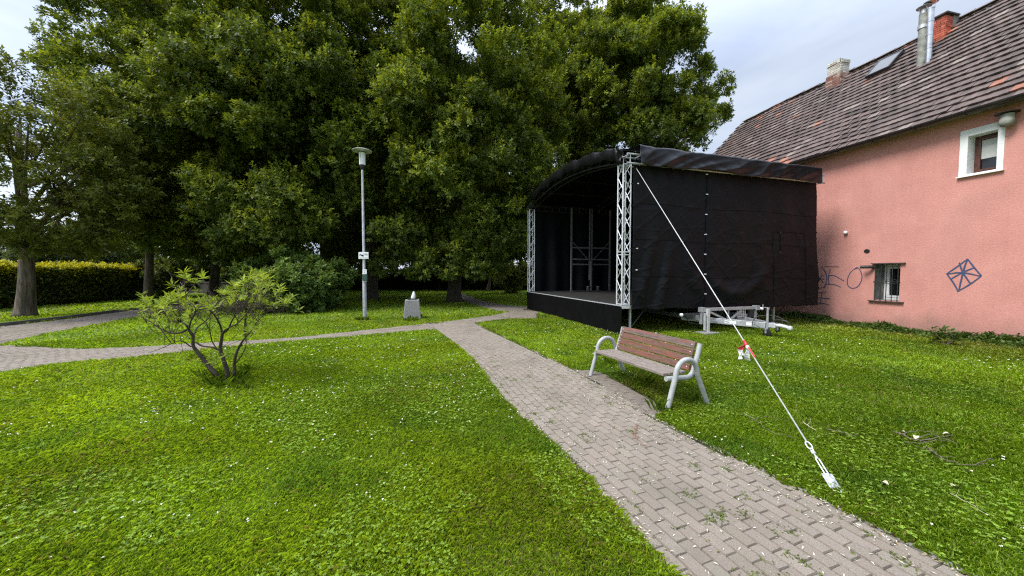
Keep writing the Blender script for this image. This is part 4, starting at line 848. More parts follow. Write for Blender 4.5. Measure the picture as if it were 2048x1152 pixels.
# sign with a pointing hand
sp = at(727, 511, YL - 0.075); sg = empty('sign', sp, 0.0, 'small white plate with a black pointing hand on the lamp post', 'sign')
mb = MB(); mb.box((0, 0, 0), (0.37, 0.012, 0.25)); mb.build('plate', M['white_plastic'], sg, bevel=0.004)
hd = MB(); HP = [(-0.155, 0.035), (-0.10, 0.045), (-0.06, 0.03), (-0.02, 0.025), (0.03, 0.0), (0.01, -0.008), (-0.01, -0.012), (0.015, -0.035), (-0.005, -0.042), (-0.04, -0.035), (-0.07, -0.015), (-0.11, 0.005), (-0.15, 0.005)]
hd.add([(a, -0.009, b) for a, b in HP], [tuple(range(len(HP)))]); hd.build('hand_pictogram', M['black'], sg)
for zz, xa, xb in ((0.065, -0.02, 0.14), (0.04, 0.02, 0.15), (0.01, 0.07, 0.14), (-0.085, -0.15, 0.15)): 
    x = xa; hd = MB(); hd.box(((xa + xb) / 2, -0.0072, zz), (xb - xa, 0.0012, 0.004))
    while x < xb: w_ = random.uniform(0.012, 0.03); hd.box((x + w_ / 2, -0.0085, zz), (w_ * 0.8, 0.002, 0.008)); x += w_
    hd.build('print_line', M['dark_alu'], sg)
bp = at(730, 552, YL - 0.13); bx = empty('bag_dispenser', bp, 0, 'dark green dispenser box with white notice strapped to the lamp post', 'dispenser')
mb = MB(); mb.box((0, 0, -0.05), (0.17, 0.11, 0.24)); mb.build('box', M['green_box'], bx, bevel=0.01)
mb = MB(); mb.box((-0.005, -0.01, 0.16), (0.15, 0.02, 0.17)); mb.build('notice', M['white_plastic'], bx, bevel=0.003)
mb = MB(); mb.box((0.0, -0.022, 0.13), (0.02, 0.003, 0.03)); mb.box((0, -0.022, 0.19), (0.09, 0.003, 0.006)); mb.build('notice_print', M['black'], bx)
mb = MB(); mb.box((0.0, 0.01, -0.20), (0.12, 0.08, 0.05)); mb.build('tray', M['steel'], bx, bevel=0.004)

bn = G(825, 637); bw = 34 * bn.y / F
bin_ = empty('litter_bin', bn, 0.25, 'squat tapered exposed aggregate concrete litter bin on the lawn', 'litter bin')
hb = at(825, 599, bn.y).z
mb = MB(); mb.box((0, 0, hb / 2), (0.66, 0.66, hb), None, None, 0.80); mb.build('body', M['concrete'], bin_, bevel=0.03)
mb = MB(); mb.box((0, 0, hb + 0.004), (0.36, 0.36, 0.03)); mb.build('opening', M['black'], bin_)
bag = MB(); bag.lathe([(0.085, 0), (0.085, 0.08), (0.075, 0.16), (0.06, 0.22), (0.035, 0.28), (0.03, 0.29)], (0, 0, 0), 14)
bag.v = [(x * (1 + 0.12 * math.sin(9 * z + 3 * x * 20)) + 0.10 * z, y * 0.8, z) for x, y, z in bag.v]
bo = bag.build('plastic_bag', M['white_plastic'], None, smooth=True); bo.location = (bn.x + 0.05, bn.y - 0.05, hb + 0.02); tag(bo, 'small white plastic bag standing up out of the concrete litter bin', 'bag')

# ------------------------------------------------------------------ foliage builders
def unit(a): return a / (np.linalg.norm(a, axis=-1, keepdims=True) + 1e-9)
def leaves(P, D, Nn, L, Wd, cup=0.12):
    """rhombic leaves: base P, axis D, normal Nn, length L, width Wd"""
    sdv = unit(np.cross(D, Nn)); up = np.cross(sdv, D)
    L = L[:, None]; Wd = Wd[:, None]
    mid = P + D * L * 0.5
    return np.stack([P, mid + sdv * Wd * 0.5 + up * Wd * cup, P + D * L - up * L * 0.10, mid - sdv * Wd * 0.5 + up * Wd * cup], 1)
def shoots(rng, base, axis, nleaf, leaf, width, spread, col, droop=0.35, back=0.3):
    """whorled leaves about each shoot; col (n,3) per shoot"""
    n = len(base); k = nleaf
    ref = np.where(np.abs(axis[:, 2:3]) < 0.9, np.array([[0, 0, 1.0]]), np.array([[1.0, 0, 0]]))
    x = unit(np.cross(axis, ref)); y = np.cross(axis, x)
    ph = rng.uniform(0, 6.28, (n, 1)) + np.arange(k)[None] * 2.4 + rng.normal(0, 0.35, (n, k))
    rad = x[:, None] * np.cos(ph)[..., None] + y[:, None] * np.sin(ph)[..., None]
    t = (np.arange(k)[None] + 0.5) / k + rng.normal(0, 0.06, (n, k))
    P = base[:, None] + axis[:, None] * ((t - 0.6) * back)[..., None]
    sp = spread * (1.15 - 0.75 * t) + rng.normal(0, 0.15, (n, k))
    D = unit(axis[:, None] * np.cos(sp)[..., None] + rad * np.sin(sp)[..., None] + np.array([0, 0, -droop]) * (1.1 - 0.6 * t)[..., None])
    Nn = unit(axis[:, None] + np.array([0, 0, 0.6]) + rng.normal(0, 0.35, (n, k, 3)))
    L = leaf * rng.uniform(0.65, 1.2, (n, k)); Wd = L * width * rng.uniform(0.8, 1.2, (n, k))
    C = col[:, None] * rng.normal(1, 0.14, (n, k, 1)) * np.ones((1, 1, 3))
    f = lambda a: a.reshape(-1, *a.shape[2:])
    return leaves(f(P), f(D), f(Nn), f(L), f(Wd)), np.clip(f(C), 0.004, 0.6)

def fib(n, rng):
    i = np.arange(n) + 0.5; ph = np.arccos(1 - 2 * i / n); th = np.pi * (1 + 5 ** 0.5) * i
    d = np.c_[np.cos(th) * np.sin(ph), np.sin(th) * np.sin(ph), np.cos(ph)]
    return unit(d + rng.normal(0, 0.16, (n, 3)))

DARK, MIDG, YOUNG = np.array([0.070, 0.104, 0.021]), np.array([0.140, 0.196, 0.030]), np.array([0.34, 0.39, 0.036])
def crown(rng, ctr, rad, ncl, dens, leaf, pal=(DARK, MIDG, YOUNG), width=0.5, clump=0.205, zmin=1.0, extra=(), inner=0.45, young=0.48, flat=0.8, nleaf=9, spread=1.15, droop=0.35, skip=None):
    ctr = np.array(ctr); rad = np.array(rad)
    d = fib(ncl, rng); rr = rng.uniform(0.70, 1.0, ncl)
    cc = ctr + d * rad * rr[:, None]
    cr_ = clump * rad.mean() * rng.uniform(0.65, 1.25, ncl)
    ni = int(ncl * inner); di = unit(rng.normal(0, 1, (ni, 3))); ci = ctr + di * rad * rng.uniform(0.15, 0.62, (ni, 1)); ri = clump * rad.mean() * rng.uniform(0.9, 1.3, ni)
    if len(extra):
        ex = np.array([e[:3] for e in extra]); er = np.array([e[3] for e in extra]); cc = np.r_[cc, ex]; cr_ = np.r_[cr_, er]
    if skip is not None:
        kp = np.array([not skip((c - ctr) / rad, rng) for c in cc]); cc, cr_ = cc[kp], cr_[kp]; kp = np.array([not skip((c - ctr) / rad, rng) for c in ci]); ci, ri = ci[kp], ri[kp]
    VV, CC, cent = [], [], []
    for c, r, inn_ in [(a, b, 0) for a, b in zip(cc, cr_)] + [(a, b, 1) for a, b in zip(ci, ri)]:
        if c[2] - r * 0.6 < zmin: c = c.copy(); c[2] = zmin + r * 0.6
        out_ = unit((c - ctr) / rad)
        # each bough carries smaller tufts on its outer side; each tuft is a dome of shoots
        nt_ = max(5, int(9 * r * r + 6)) if not inn_ else 5
        td = unit(unit(rng.normal(0, 1, (nt_, 3)) + np.array([0, 0, 0.45])) + out_ * 0.45); tr_ = r * rng.uniform(0.30, 0.52, nt_)
        tcn_ = c + td * r * np.array([1, 1, flat]) * rng.uniform(0.55, 1.0, (nt_, 1))
        n = int(dens * r * r * 19 * (0.5 if inn_ else 1)) + 10; wgt = tr_ ** 2; ti = rng.choice(nt_, n, p=wgt / wgt.sum())
        dd = unit(rng.normal(0, 1, (n, 3)) + td[ti] * 0.6 + np.array([0, 0, 0.45]))
        P = tcn_[ti] + dd * (tr_[ti] * rng.uniform(0.5, 1.08, n) ** 0.6)[:, None] * np.array([1, 1, 0.85])
        lng = rng.random(n) < 0.10; P[lng] += (dd[lng] * 0.5 + np.array([0, 0, 0.6])) * (tr_[ti][lng] * rng.uniform(0.2, 0.7, lng.sum()))[:, None]
        P[:, 2] = np.maximum(P[:, 2], zmin - 0.2)
        ax = unit(dd * 0.8 + out_ * 0.25 + np.array([0, 0, 0.55]) + rng.normal(0, 0.25, (n, 3)))
        tone = rng.normal(0, 0.12); tt = rng.normal(0, 0.14, nt_)[ti]
        m = np.clip(0.5 + tone + tt + rng.normal(0, 0.22, n), 0, 1)[:, None]
        col = pal[0] * (1 - m) + pal[1] * m
        yg = rng.random(n) < young * np.clip(0.5 + 0.6 * dd[:, 2] + tone * 1.5 + tt * 2, 0.03, 1.2) * (0 if inn_ else 1)
        col[yg] = col[yg] * 0.4 + pal[2] * 0.6
        v, c_ = shoots(rng, P, ax, nleaf, leaf, width, spread, col, droop=droop, back=leaf * 1.4); VV.append(v); CC.append(c_)
        cent.append((c, inn_))
    return np.concatenate(VV), np.concatenate(CC), cent

def trunk(rng, base, top_z, r0, crown_c, cent, lean=(0, 0), nlimb=9, mat_='bark', parent=None, fork=None, flare=1.35):
    mb = MB(); base = Vector(base); H = top_z
    def ax(z): t = z / H; return base + Vector((lean[0] * t + 0.12 * math.sin(t * 5), lean[1] * t, z))
    zs = np.r_[0, 0.15, 0.4, 0.9, np.linspace(1.5, H, 9)]
    rs = [r0 * (flare if z == 0 else (1.0 + (flare - 1) * math.exp(-z * 3))) * (1 - 0.72 * z / H) for z in zs]
    mb.tube([ax(z) for z in zs], rs, 12)
    cs = [c for c, _ in cent]; idx = rng.permutation(len(cs))[:nlimb]
    for i in idx:
        c = Vector(cs[i]); z0 = min(max(H * rng.uniform(0.28, 0.85), 1.6), c.z + 0.5); a = ax(z0); q = (c - a)
        r_ = r0 * (1 - 0.72 * z0 / H) * 0.55
        m1 = a + q * 0.35 + Vector((0, 0, -0.06 * q.length)); m2 = a + q * 0.7
        mb.tube([a, m1, m2, c], [r_, r_ * 0.7, r_ * 0.45, r_ * 0.2], 7)
    return mb.build('trunk', M[mat_], parent, smooth=True)

def tree(base, ctr, rad, ncl, dens, leaf, label, seed, r0, cat='tree', group='trees behind the lawn', lean=(0, 0), mat_='bark', toph=0.75, nlimb=10, **kw):
    rng = np.random.default_rng(seed); base = Vector(base)
    o = empty('tree', base, 0, label, cat, group)
    b = np.array(base); c = np.array(ctr) - b
    kw['extra'] = [(e[0] - b[0], e[1] - b[1], e[2], e[3]) for e in kw.get('extra', ())]
    V, C, cent = crown(rng, c, rad, ncl, dens, leaf, **kw)
    np_quads('crown', V, C, M['leaf'], o)
    trunk(rng, (0, 0, 0), c[2] + rad[2] * (toph - 0.5), r0, c, cent, lean, nlimb, mat_, o)
    return o

def px(x, y, Y, r): q = at(x, y, Y); return (q.x, q.y, q.z, r)
# the great broadleaves
tree(G(295, 610), (-17.9, 20.8, 10.6), (5.3, 4.0, 8.3), 92, 10.5, 0.172, 'large broadleaf tree whose dark trunk stands left of the flowering shrub', 21, 0.21, lean=(0.6, 0),
     extra=[px(125, 60, 21, 1.0), px(150, 0, 21, 1.2), px(110, 130, 21, 1.0), px(160, 180, 20.5, 1.1), px(240, 440, 18.5, 1.2), px(330, 470, 18.5, 1.2), px(220, -30, 20, 1.4), px(200, 480, 19.5, 0.9), px(330, 500, 19, 0.8), px(270, 500, 20.5, 0.8)], zmin=2.7)
tree(G(425, 592), (-22.5, 27.6, 11.5), (6.0, 4.5, 9.0), 62, 5.6, 0.245, 'leaning dark trunked tree behind the round green bush', 22, 0.32, lean=(1.6, 0), zmin=2.5, extra=[px(400, 500, 26, 1.1), px(460, 505, 26, 1.1), px(350, 495, 26, 1.0)])
tree(G(585, 598), (-12.2, 19.6, 10.6), (4.8, 4.2, 8.2), 84, 10.5, 0.172, 'broadleaf tree rising behind the round green bush', 23, 0.32, zmin=2.5,
     extra=[px(520, 450, 17.2, 1.2), px(600, 440, 17.4, 1.3), px(470, 470, 17.4, 1.1), px(560, 480, 17.6, 1.1)])
tree(G(740, 599), (-9.4, 24.3, 12.0), (5.2, 4.6, 9.2), 88, 8.6, 0.19, 'broad tree with thick dark trunk directly behind the street lamp', 24, 0.50, zmin=2.0, extra=[px(800, 520, 23, 1.1), px(690, 500, 24, 1.0), px(830, 545, 24, 0.9), px(760, 530, 22.5, 0.8)])
tree(G(908, 604), (-2.6, 20.8, 9.7), (4.7, 4.4, 8.6), 100, 11.0, 0.168, 'broadleaf tree with dark trunk between the concrete bin and the stage', 25, 0.42, zmin=1.7,
     extra=[px(880, 520, 18.5, 1.1), px(960, 530, 18.8, 1.0), px(800, 470, 18.4, 1.2), px(1010, 470, 18.6, 1.1), px(990, 560, 19.5, 0.7), px(830, 530, 19.0, 1.0), px(770, 540, 19.5, 0.8), px(1080, 330, 19, 1.1)])
tree(at(1090, 590, 28), (2.2, 28.5, 13.8), (4.0, 3.8, 9.4), 64, 7.2, 0.205, 'tall tree behind the arched stage roof, left of the rightmost crown', 26, 0.4, zmin=3, extra=[px(1150, 10, 28, 1.3), px(1165, 60, 28, 1.2), px(1120, -30, 28, 1.3), px(1175, 110, 28, 1.0), px(1042, 475, 27, 1.6), px(1062, 520, 27, 1.4), px(1020, 520, 27.5, 1.3)])
tree(at(1285, 590, 26), (8.4, 26.0, 14.2), (4.7, 4.2, 6.6), 108, 8.8, 0.185, 'rightmost broadleaf tree, its lit crown above the stage against open sky', 27, 0.4, zmin=3,
     extra=[px(1440, 180, 26, 0.9), px(1400, 140, 26, 0.9), px(1425, 240, 26, 1.0), px(1350, 80, 26, 0.8), px(1390, 290, 26, 0.9), px(1245, 50, 27, 1.0), px(1265, -10, 27, 1.0), px(1300, 330, 25, 1.2), px(1200, 330, 25, 1.3), px(1150, 280, 25, 1.2)])
for sx, sy, Y, r_, lab, sd_ in ((640, 300, 36, (7.5, 4, 10), 'far dark tree filling the gap behind the lamp tree', 31), (880, 300, 37, (7.0, 4, 10), 'far dark tree behind the concrete bin', 32), (470, 330, 38, (8, 4, 11), 'far dark tree behind the leaning tree', 33)):
    q = at(sx, sy, Y); tree((q.x, q.y, 0), (q.x, q.y, r_[2] + 0.5), r_, 54, 2.0, 0.5, lab, sd_, 0.4, zmin=0.4, nlimb=5, young=0.05, nleaf=8)
# fine leaved tree at the left edge, its crown in loose flat layers
t1b = G(50, 633)
tree(t1b, (t1b.x + 0.9, t1b.y - 0.2, 5.9), (3.4, 3.0, 3.8), 88, 8.2, 0.15, 'fine leaved tree with furrowed grey brown trunk at the left edge', 41, 0.27, group=None, lean=(0.3, 0), mat_='pale_bark', toph=0.95, nlimb=26, flat=0.42, clump=0.23, zmin=2.4, young=0.12, inner=0.35, nleaf=8, width=0.45,
     pal=(np.array([0.085, 0.115, 0.022]), np.array([0.18, 0.205, 0.034]), np.array([0.27, 0.285, 0.04])), skip=lambda d, r: d[0] < -0.1 and r.random() < 0.5 + 0.44 * (d[2] > -0.1) or (d[2] > 0.45 and r.random() < 0.45),
     extra=[(t1b.x + 3.6, t1b.y, 4.2, 0.9), (t1b.x + 4.2, t1b.y + 0.3, 5.2, 0.8), (t1b.x + 3.0, t1b.y - 0.5, 3.2, 0.8), (t1b.x + 2.2, t1b.y - 0.8, 3.0, 0.7), (t1b.x - 1.2, t1b.y - 0.6, 3.2, 0.8), (t1b.x - 0.6, t1b.y - 1.2, 3.9, 0.8)])
# yellowish tree with hanging strands beyond the lamp, and a little tree by the back path
def hanging(base, label):
    rng = np.random.default_rng(51); o = empty('tree', base, 0, label, 'tree'); VV, CC = [], []
    mb = MB(); mb.tube([(0, 0, 0), (0.1, 0, 2), (0, 0, 4.5), (0.1, 0, 7)], [0.3, 0.24, 0.18, 0.05], 9)
    for i in range(230):
        a = rng.uniform(0, 6.28); R_ = 3.4 * math.sqrt(rng.random()); z1 = rng.uniform(3.5, 7.4) - 0.25 * R_; z0 = max(1.2, z1 - rng.uniform(1.5, 4)); n = int((z1 - z0) * 16)
        z = rng.uniform(z0, z1, n); P = np.c_[R_ * math.cos(a) + rng.normal(0, 0.09, n), R_ * math.sin(a) + rng.normal(0, 0.09, n), z]
        D = unit(np.c_[rng.normal(0, 0.35, (n, 2)), np.full(n, -1.0)]); Nn = unit(rng.normal(0, 1, (n, 3)))
        L = rng.uniform(0.12, 0.24, n); VV.append(leaves(P, D, Nn, L, L * 0.3)); CC.append(np.array([0.11, 0.13, 0.02]) * rng.normal(1, 0.2, (n, 1)))
        if i < 20: mb.tube([(0, 0, rng.uniform(2.5, 5)), (R_ * math.cos(a) * 0.6, R_ * math.sin(a) * 0.6, z1 + 0.4), (R_ * math.cos(a), R_ * math.sin(a), z1 - 0.3)], [0.08, 0.05, 0.02], 5)
    np_quads('crown', np.concatenate(VV), np.clip(np.concatenate(CC), 0.01, 1), M['leaf'], o); mb.build('trunk', M['bark'], o, smooth=True)
hanging(at(672, 578, 27.5) * 1.0 - Vector((0, 0, at(672, 578, 27.5).z)), 'yellowish tree with hanging strands of leaves seen left of the lamp post')
q = G(975, 583); tree(q, (q.x + 0.3, q.y, 4.0), (1.9, 1.6, 2.2), 26, 5, 0.2, 'small slender tree beside the back path', 61, 0.17, lean=(0.5, 0), zmin=1.9, nlimb=6, group=None, pal=(DARK, MIDG, YOUNG))

# ------------------------------------------------------------------ hedges, bushes and what lies beyond
def hedge(a, b, h, w, label, seed, cols, topcol, leaf=0.11, dens=150, wild=0.06):
    rng = np.random.default_rng(seed); a = Vector(a); b = Vector(b); L = (b - a).length; o = empty('hedge', a, math.atan2(b.y - a.y, b.x - a.x), label, 'hedge')
    mb = MB(); mb.box((L / 2, w / 2, h / 2 - 0.1), (L, w - 0.25, h - 0.2)); mb.build('branches', mat('hedge_inside', (0.008, 0.009, 0.005), (0.02, 0.02, 0.01), 0.95, 8), o)
    def face(n, fn, nv, col):
        P = fn(n); Dn = np.array(nv); ax = unit(Dn + rng.normal(0, 0.45, (len(P), 3)) + np.array([0, 0, 0.35])); m = np.clip(rng.normal(0.5, 0.35, len(P)), 0, 1)[:, None]
        c = col[0] * (1 - m) + col[1] * m
        return shoots(rng, P, ax, 6, leaf, 0.55, 1.1, c, droop=0.25, back=0.15)
    R = lambda n: rng.normal(0, wild, n)
    wav = lambda x: 0.05 * np.sin(x * 1.3) + 0.04 * np.sin(x * 3.7)
    n1 = int(L * h * dens)
    parts = [face(n1, lambda n: (lambda x, z: np.c_[x, -0.02 + R(n) + 0.1 * np.sin(x * 2.2 + z * 2), z])(rng.uniform(0, L, n), h * rng.uniform(0, 1, n) ** 0.9), (0, -1, 0), cols),
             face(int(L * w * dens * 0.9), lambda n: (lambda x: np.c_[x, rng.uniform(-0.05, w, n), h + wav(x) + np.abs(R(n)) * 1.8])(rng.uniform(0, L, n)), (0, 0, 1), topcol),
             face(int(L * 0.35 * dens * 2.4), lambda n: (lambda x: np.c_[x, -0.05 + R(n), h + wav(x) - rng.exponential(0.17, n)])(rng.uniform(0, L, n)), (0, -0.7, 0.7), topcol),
             face(int(w * h * dens), lambda n: np.c_[L + R(n), rng.uniform(0, w, n), rng.uniform(0, h, n)], (1, 0, 0), cols)]
    np_quads('foliage', np.concatenate([p[0] for p in parts]), np.concatenate([p[1] for p in parts]), M['leaf'], o)
hd1 = (np.array([0.045, 0.068, 0.018]), np.array([0.15, 0.19, 0.036]))
h0, h1_ = G(0, 619), G(330, 594.5)
hd_ = (h1_ - h0).normalized()
hedge(h0 - hd_ * 7, h1_, 2.1, 1.0, 'long clipped hedge with bright yellow green top behind the left lawn', 71, hd1, (np.array([0.30, 0.32, 0.02]), np.array([0.62, 0.56, 0.03])), 0.12, 130)  # top colour: golden young growth, raised further to paint in sunlight
hedge(Vector((-26, 37.5, 0)), Vector((16, 35.5, 0)), 1.9, 1.2, 'far dark hedge closing the lawn behind the lamp and bin', 72, (np.array([0.02, 0.03, 0.01]), np.array([0.045, 0.06, 0.014])), hd1, 0.22, 26)
def bush(base, rad, label, seed, n, leaf, pal, young=0.2, cat='bush', name='bush', clump=0.3, dens=16):
    rng = np.random.default_rng(seed); o = empty(name, base, 0, label, cat)
    V, C, cent = crown(rng, (0, 0, rad[2] * 0.95), rad, n, dens, leaf, pal, clump=clump, zmin=0.12, inner=0.5, young=young, width=0.5)
    np_quads('foliage', V, C, M['leaf'], o); mb = MB()
    for c, i in cent[:14]: mb.tube([(0, 0, 0), Vector(c) * 0.5 + Vector((0, 0, 0.1)), c], [0.05, 0.03, 0.012], 5)
    mb.build('stems', M['bark'], o, smooth=True)
bush(G(556, 628) + Vector((0, 1.2, 0)), (2.25, 1.5, 1.30), 'rounded dense dark green bush beside the lamp lawn', 81, 46, 0.17, (np.array([0.075, 0.13, 0.032]), np.array([0.15, 0.23, 0.052]), np.array([0.22, 0.30, 0.06])), 0.25, dens=14)
bush(at(190, 590, 26) - Vector((0, 0, at(190, 590, 26).z)), (3.2, 1.8, 2.3), 'pale green garden shrub beyond the long hedge', 82, 26, 0.26, (np.array([0.09, 0.13, 0.05]), np.array([0.16, 0.2, 0.08]), np.array([0.2, 0.24, 0.08])), 0.2, dens=6)
bush(at(90, 590, 24) - Vector((0, 0, at(90, 590, 24).z)), (2.8, 1.6, 2.2), 'grey green garden shrub at the left beyond the long hedge', 83, 22, 0.26, (np.array([0.07, 0.10, 0.045]), np.array([0.12, 0.15, 0.07]), np.array([0.15, 0.18, 0.08])), 0.2, dens=6)
bush(at(410, 590, 34) - Vector((0, 0, at(410, 590, 34).z)), (3.4, 1.6, 2.1), 'dull green shrub rising behind the old grey garden wall', 86, 26, 0.26, (DARK, MIDG, YOUNG), 0.2, dens=6)
bush(at(1022, 590, 31) - Vector((0, 0, at(1022, 590, 31).z)), (1.5, 1.0, 1.7), 'bright yellow green shrub far behind the stage corner', 84, 18, 0.2, (np.array([0.10, 0.14, 0.03]), np.array([0.18, 0.21, 0.04]), np.array([0.25, 0.27, 0.04])), 0.3, dens=7)
bush(at(335, 590, 25.5) - Vector((0, 0, at(335, 590, 25.5).z)), (1.5, 1.2, 1.35), 'loose light green shrub at the end of the long hedge', 85, 20, 0.2, (np.array([0.05, 0.08, 0.02]), np.array([0.11, 0.14, 0.03]), np.array([0.2, 0.23, 0.04])), 0.3, dens=8)
for sx, Y, r_, lab, sd_, pal_ in ((200, 44, (6.5, 3, 3.6), 'pale green tree in the distance beyond the long hedge', 34, (np.array([0.08, 0.11, 0.04]), np.array([0.17, 0.21, 0.07]), np.array([0.24, 0.27, 0.07]))), (1010, 40, (4.5, 2.5, 3.4), 'dark low tree in the distance behind the back path', 35, (DARK, MIDG, YOUNG))):
    q = at(sx, 540, Y); tree((q.x, q.y, 0), (q.x, q.y, r_[2] + 0.4), r_, 40, 2.2, 0.42, lab, sd_, 0.25, zmin=0.4, nlimb=4, young=0.15, pal=pal_)
q = at(405, 575, 31); gw = MB(); gw.box((q.x + 1.5, 31.5, 0.45), (7.0, 0.3, 0.9)); gw.box((q.x + 1.5, 31.5, 0.93), (7.1, 0.4, 0.08)); tag(gw.build('garden_wall', M['stone'], bevel=0.02), 'old grey garden wall glimpsed behind the leaning tree', 'wall')
pq = G(405, 590); sw = MB(); sw.box((0, 0, 0.55), (0.4, 0.35, 1.1)); sw.box((0, 0, 1.14), (0.5, 0.45, 0.09)); so = sw.build('stone_post', M['concrete'], bevel=0.02); so.location = (pq.x, pq.y + 1.5, 0); tag(so, 'low weathered stone post beside the leaning trunk', 'post')
def far_house(x, Y, w, h, label, m, rm):
    o = empty('house', (x, Y, 0), 0, label, 'house'); a = MB(); a.add([(-w / 2, 0, 0), (w / 2, 0, 0), (w / 2, 6, 0), (-w / 2, 6, 0), (-w / 2, 0, h), (w / 2, 0, h), (w / 2, 6, h), (-w / 2, 6, h), (-w / 2, 3, h + 2.6), (w / 2, 3, h + 2.6)], [(0, 1, 5, 4), (1, 2, 6, 9, 5), (2, 3, 7, 6), (3, 0, 4, 8, 7)]); a.build('wall', m, o)
    r = MB(); r.add([(-w / 2 - 0.3, -0.4, h - 0.3), (w / 2 + 0.3, -0.4, h - 0.3), (w / 2 + 0.3, 3, h + 2.72), (-w / 2 - 0.3, 3, h + 2.72), (w / 2 + 0.3, 6.4, h - 0.3), (-w / 2 - 0.3, 6.4, h - 0.3)], [(0, 1, 2, 3), (3, 2, 4, 5)]); r.build('roof', rm, o, solid=0.12)
    for k in range(3):
        xx = -w / 2 + w * (k + 0.5) / 3; ww = MB(); ww.box((xx, -0.03, h * 0.55), (1.0, 0.08, 1.3)); wo = ww.build('window', M['brown_frame'], o); gg = MB(); gg.box((xx, -0.08, h * 0.55), (0.8, 0.02, 1.1)); gg.build('pane', M['glass'], wo)
rr = mat('far_roof', (0.30, 0.12, 0.08), (0.38, 0.17, 0.11), 0.85, 4)
q = at(165, 540, 52); far_house(q.x, 52, 12, 3.2, 'distant pale house with red roof beyond the long hedge', M['white_plaster'], rr)
q = at(985, 540, 50); far_house(q.x, 50, 3, 2.2, 'distant low building with reddish walls glimpsed left of the stage', M['rust_plaster'], rr)

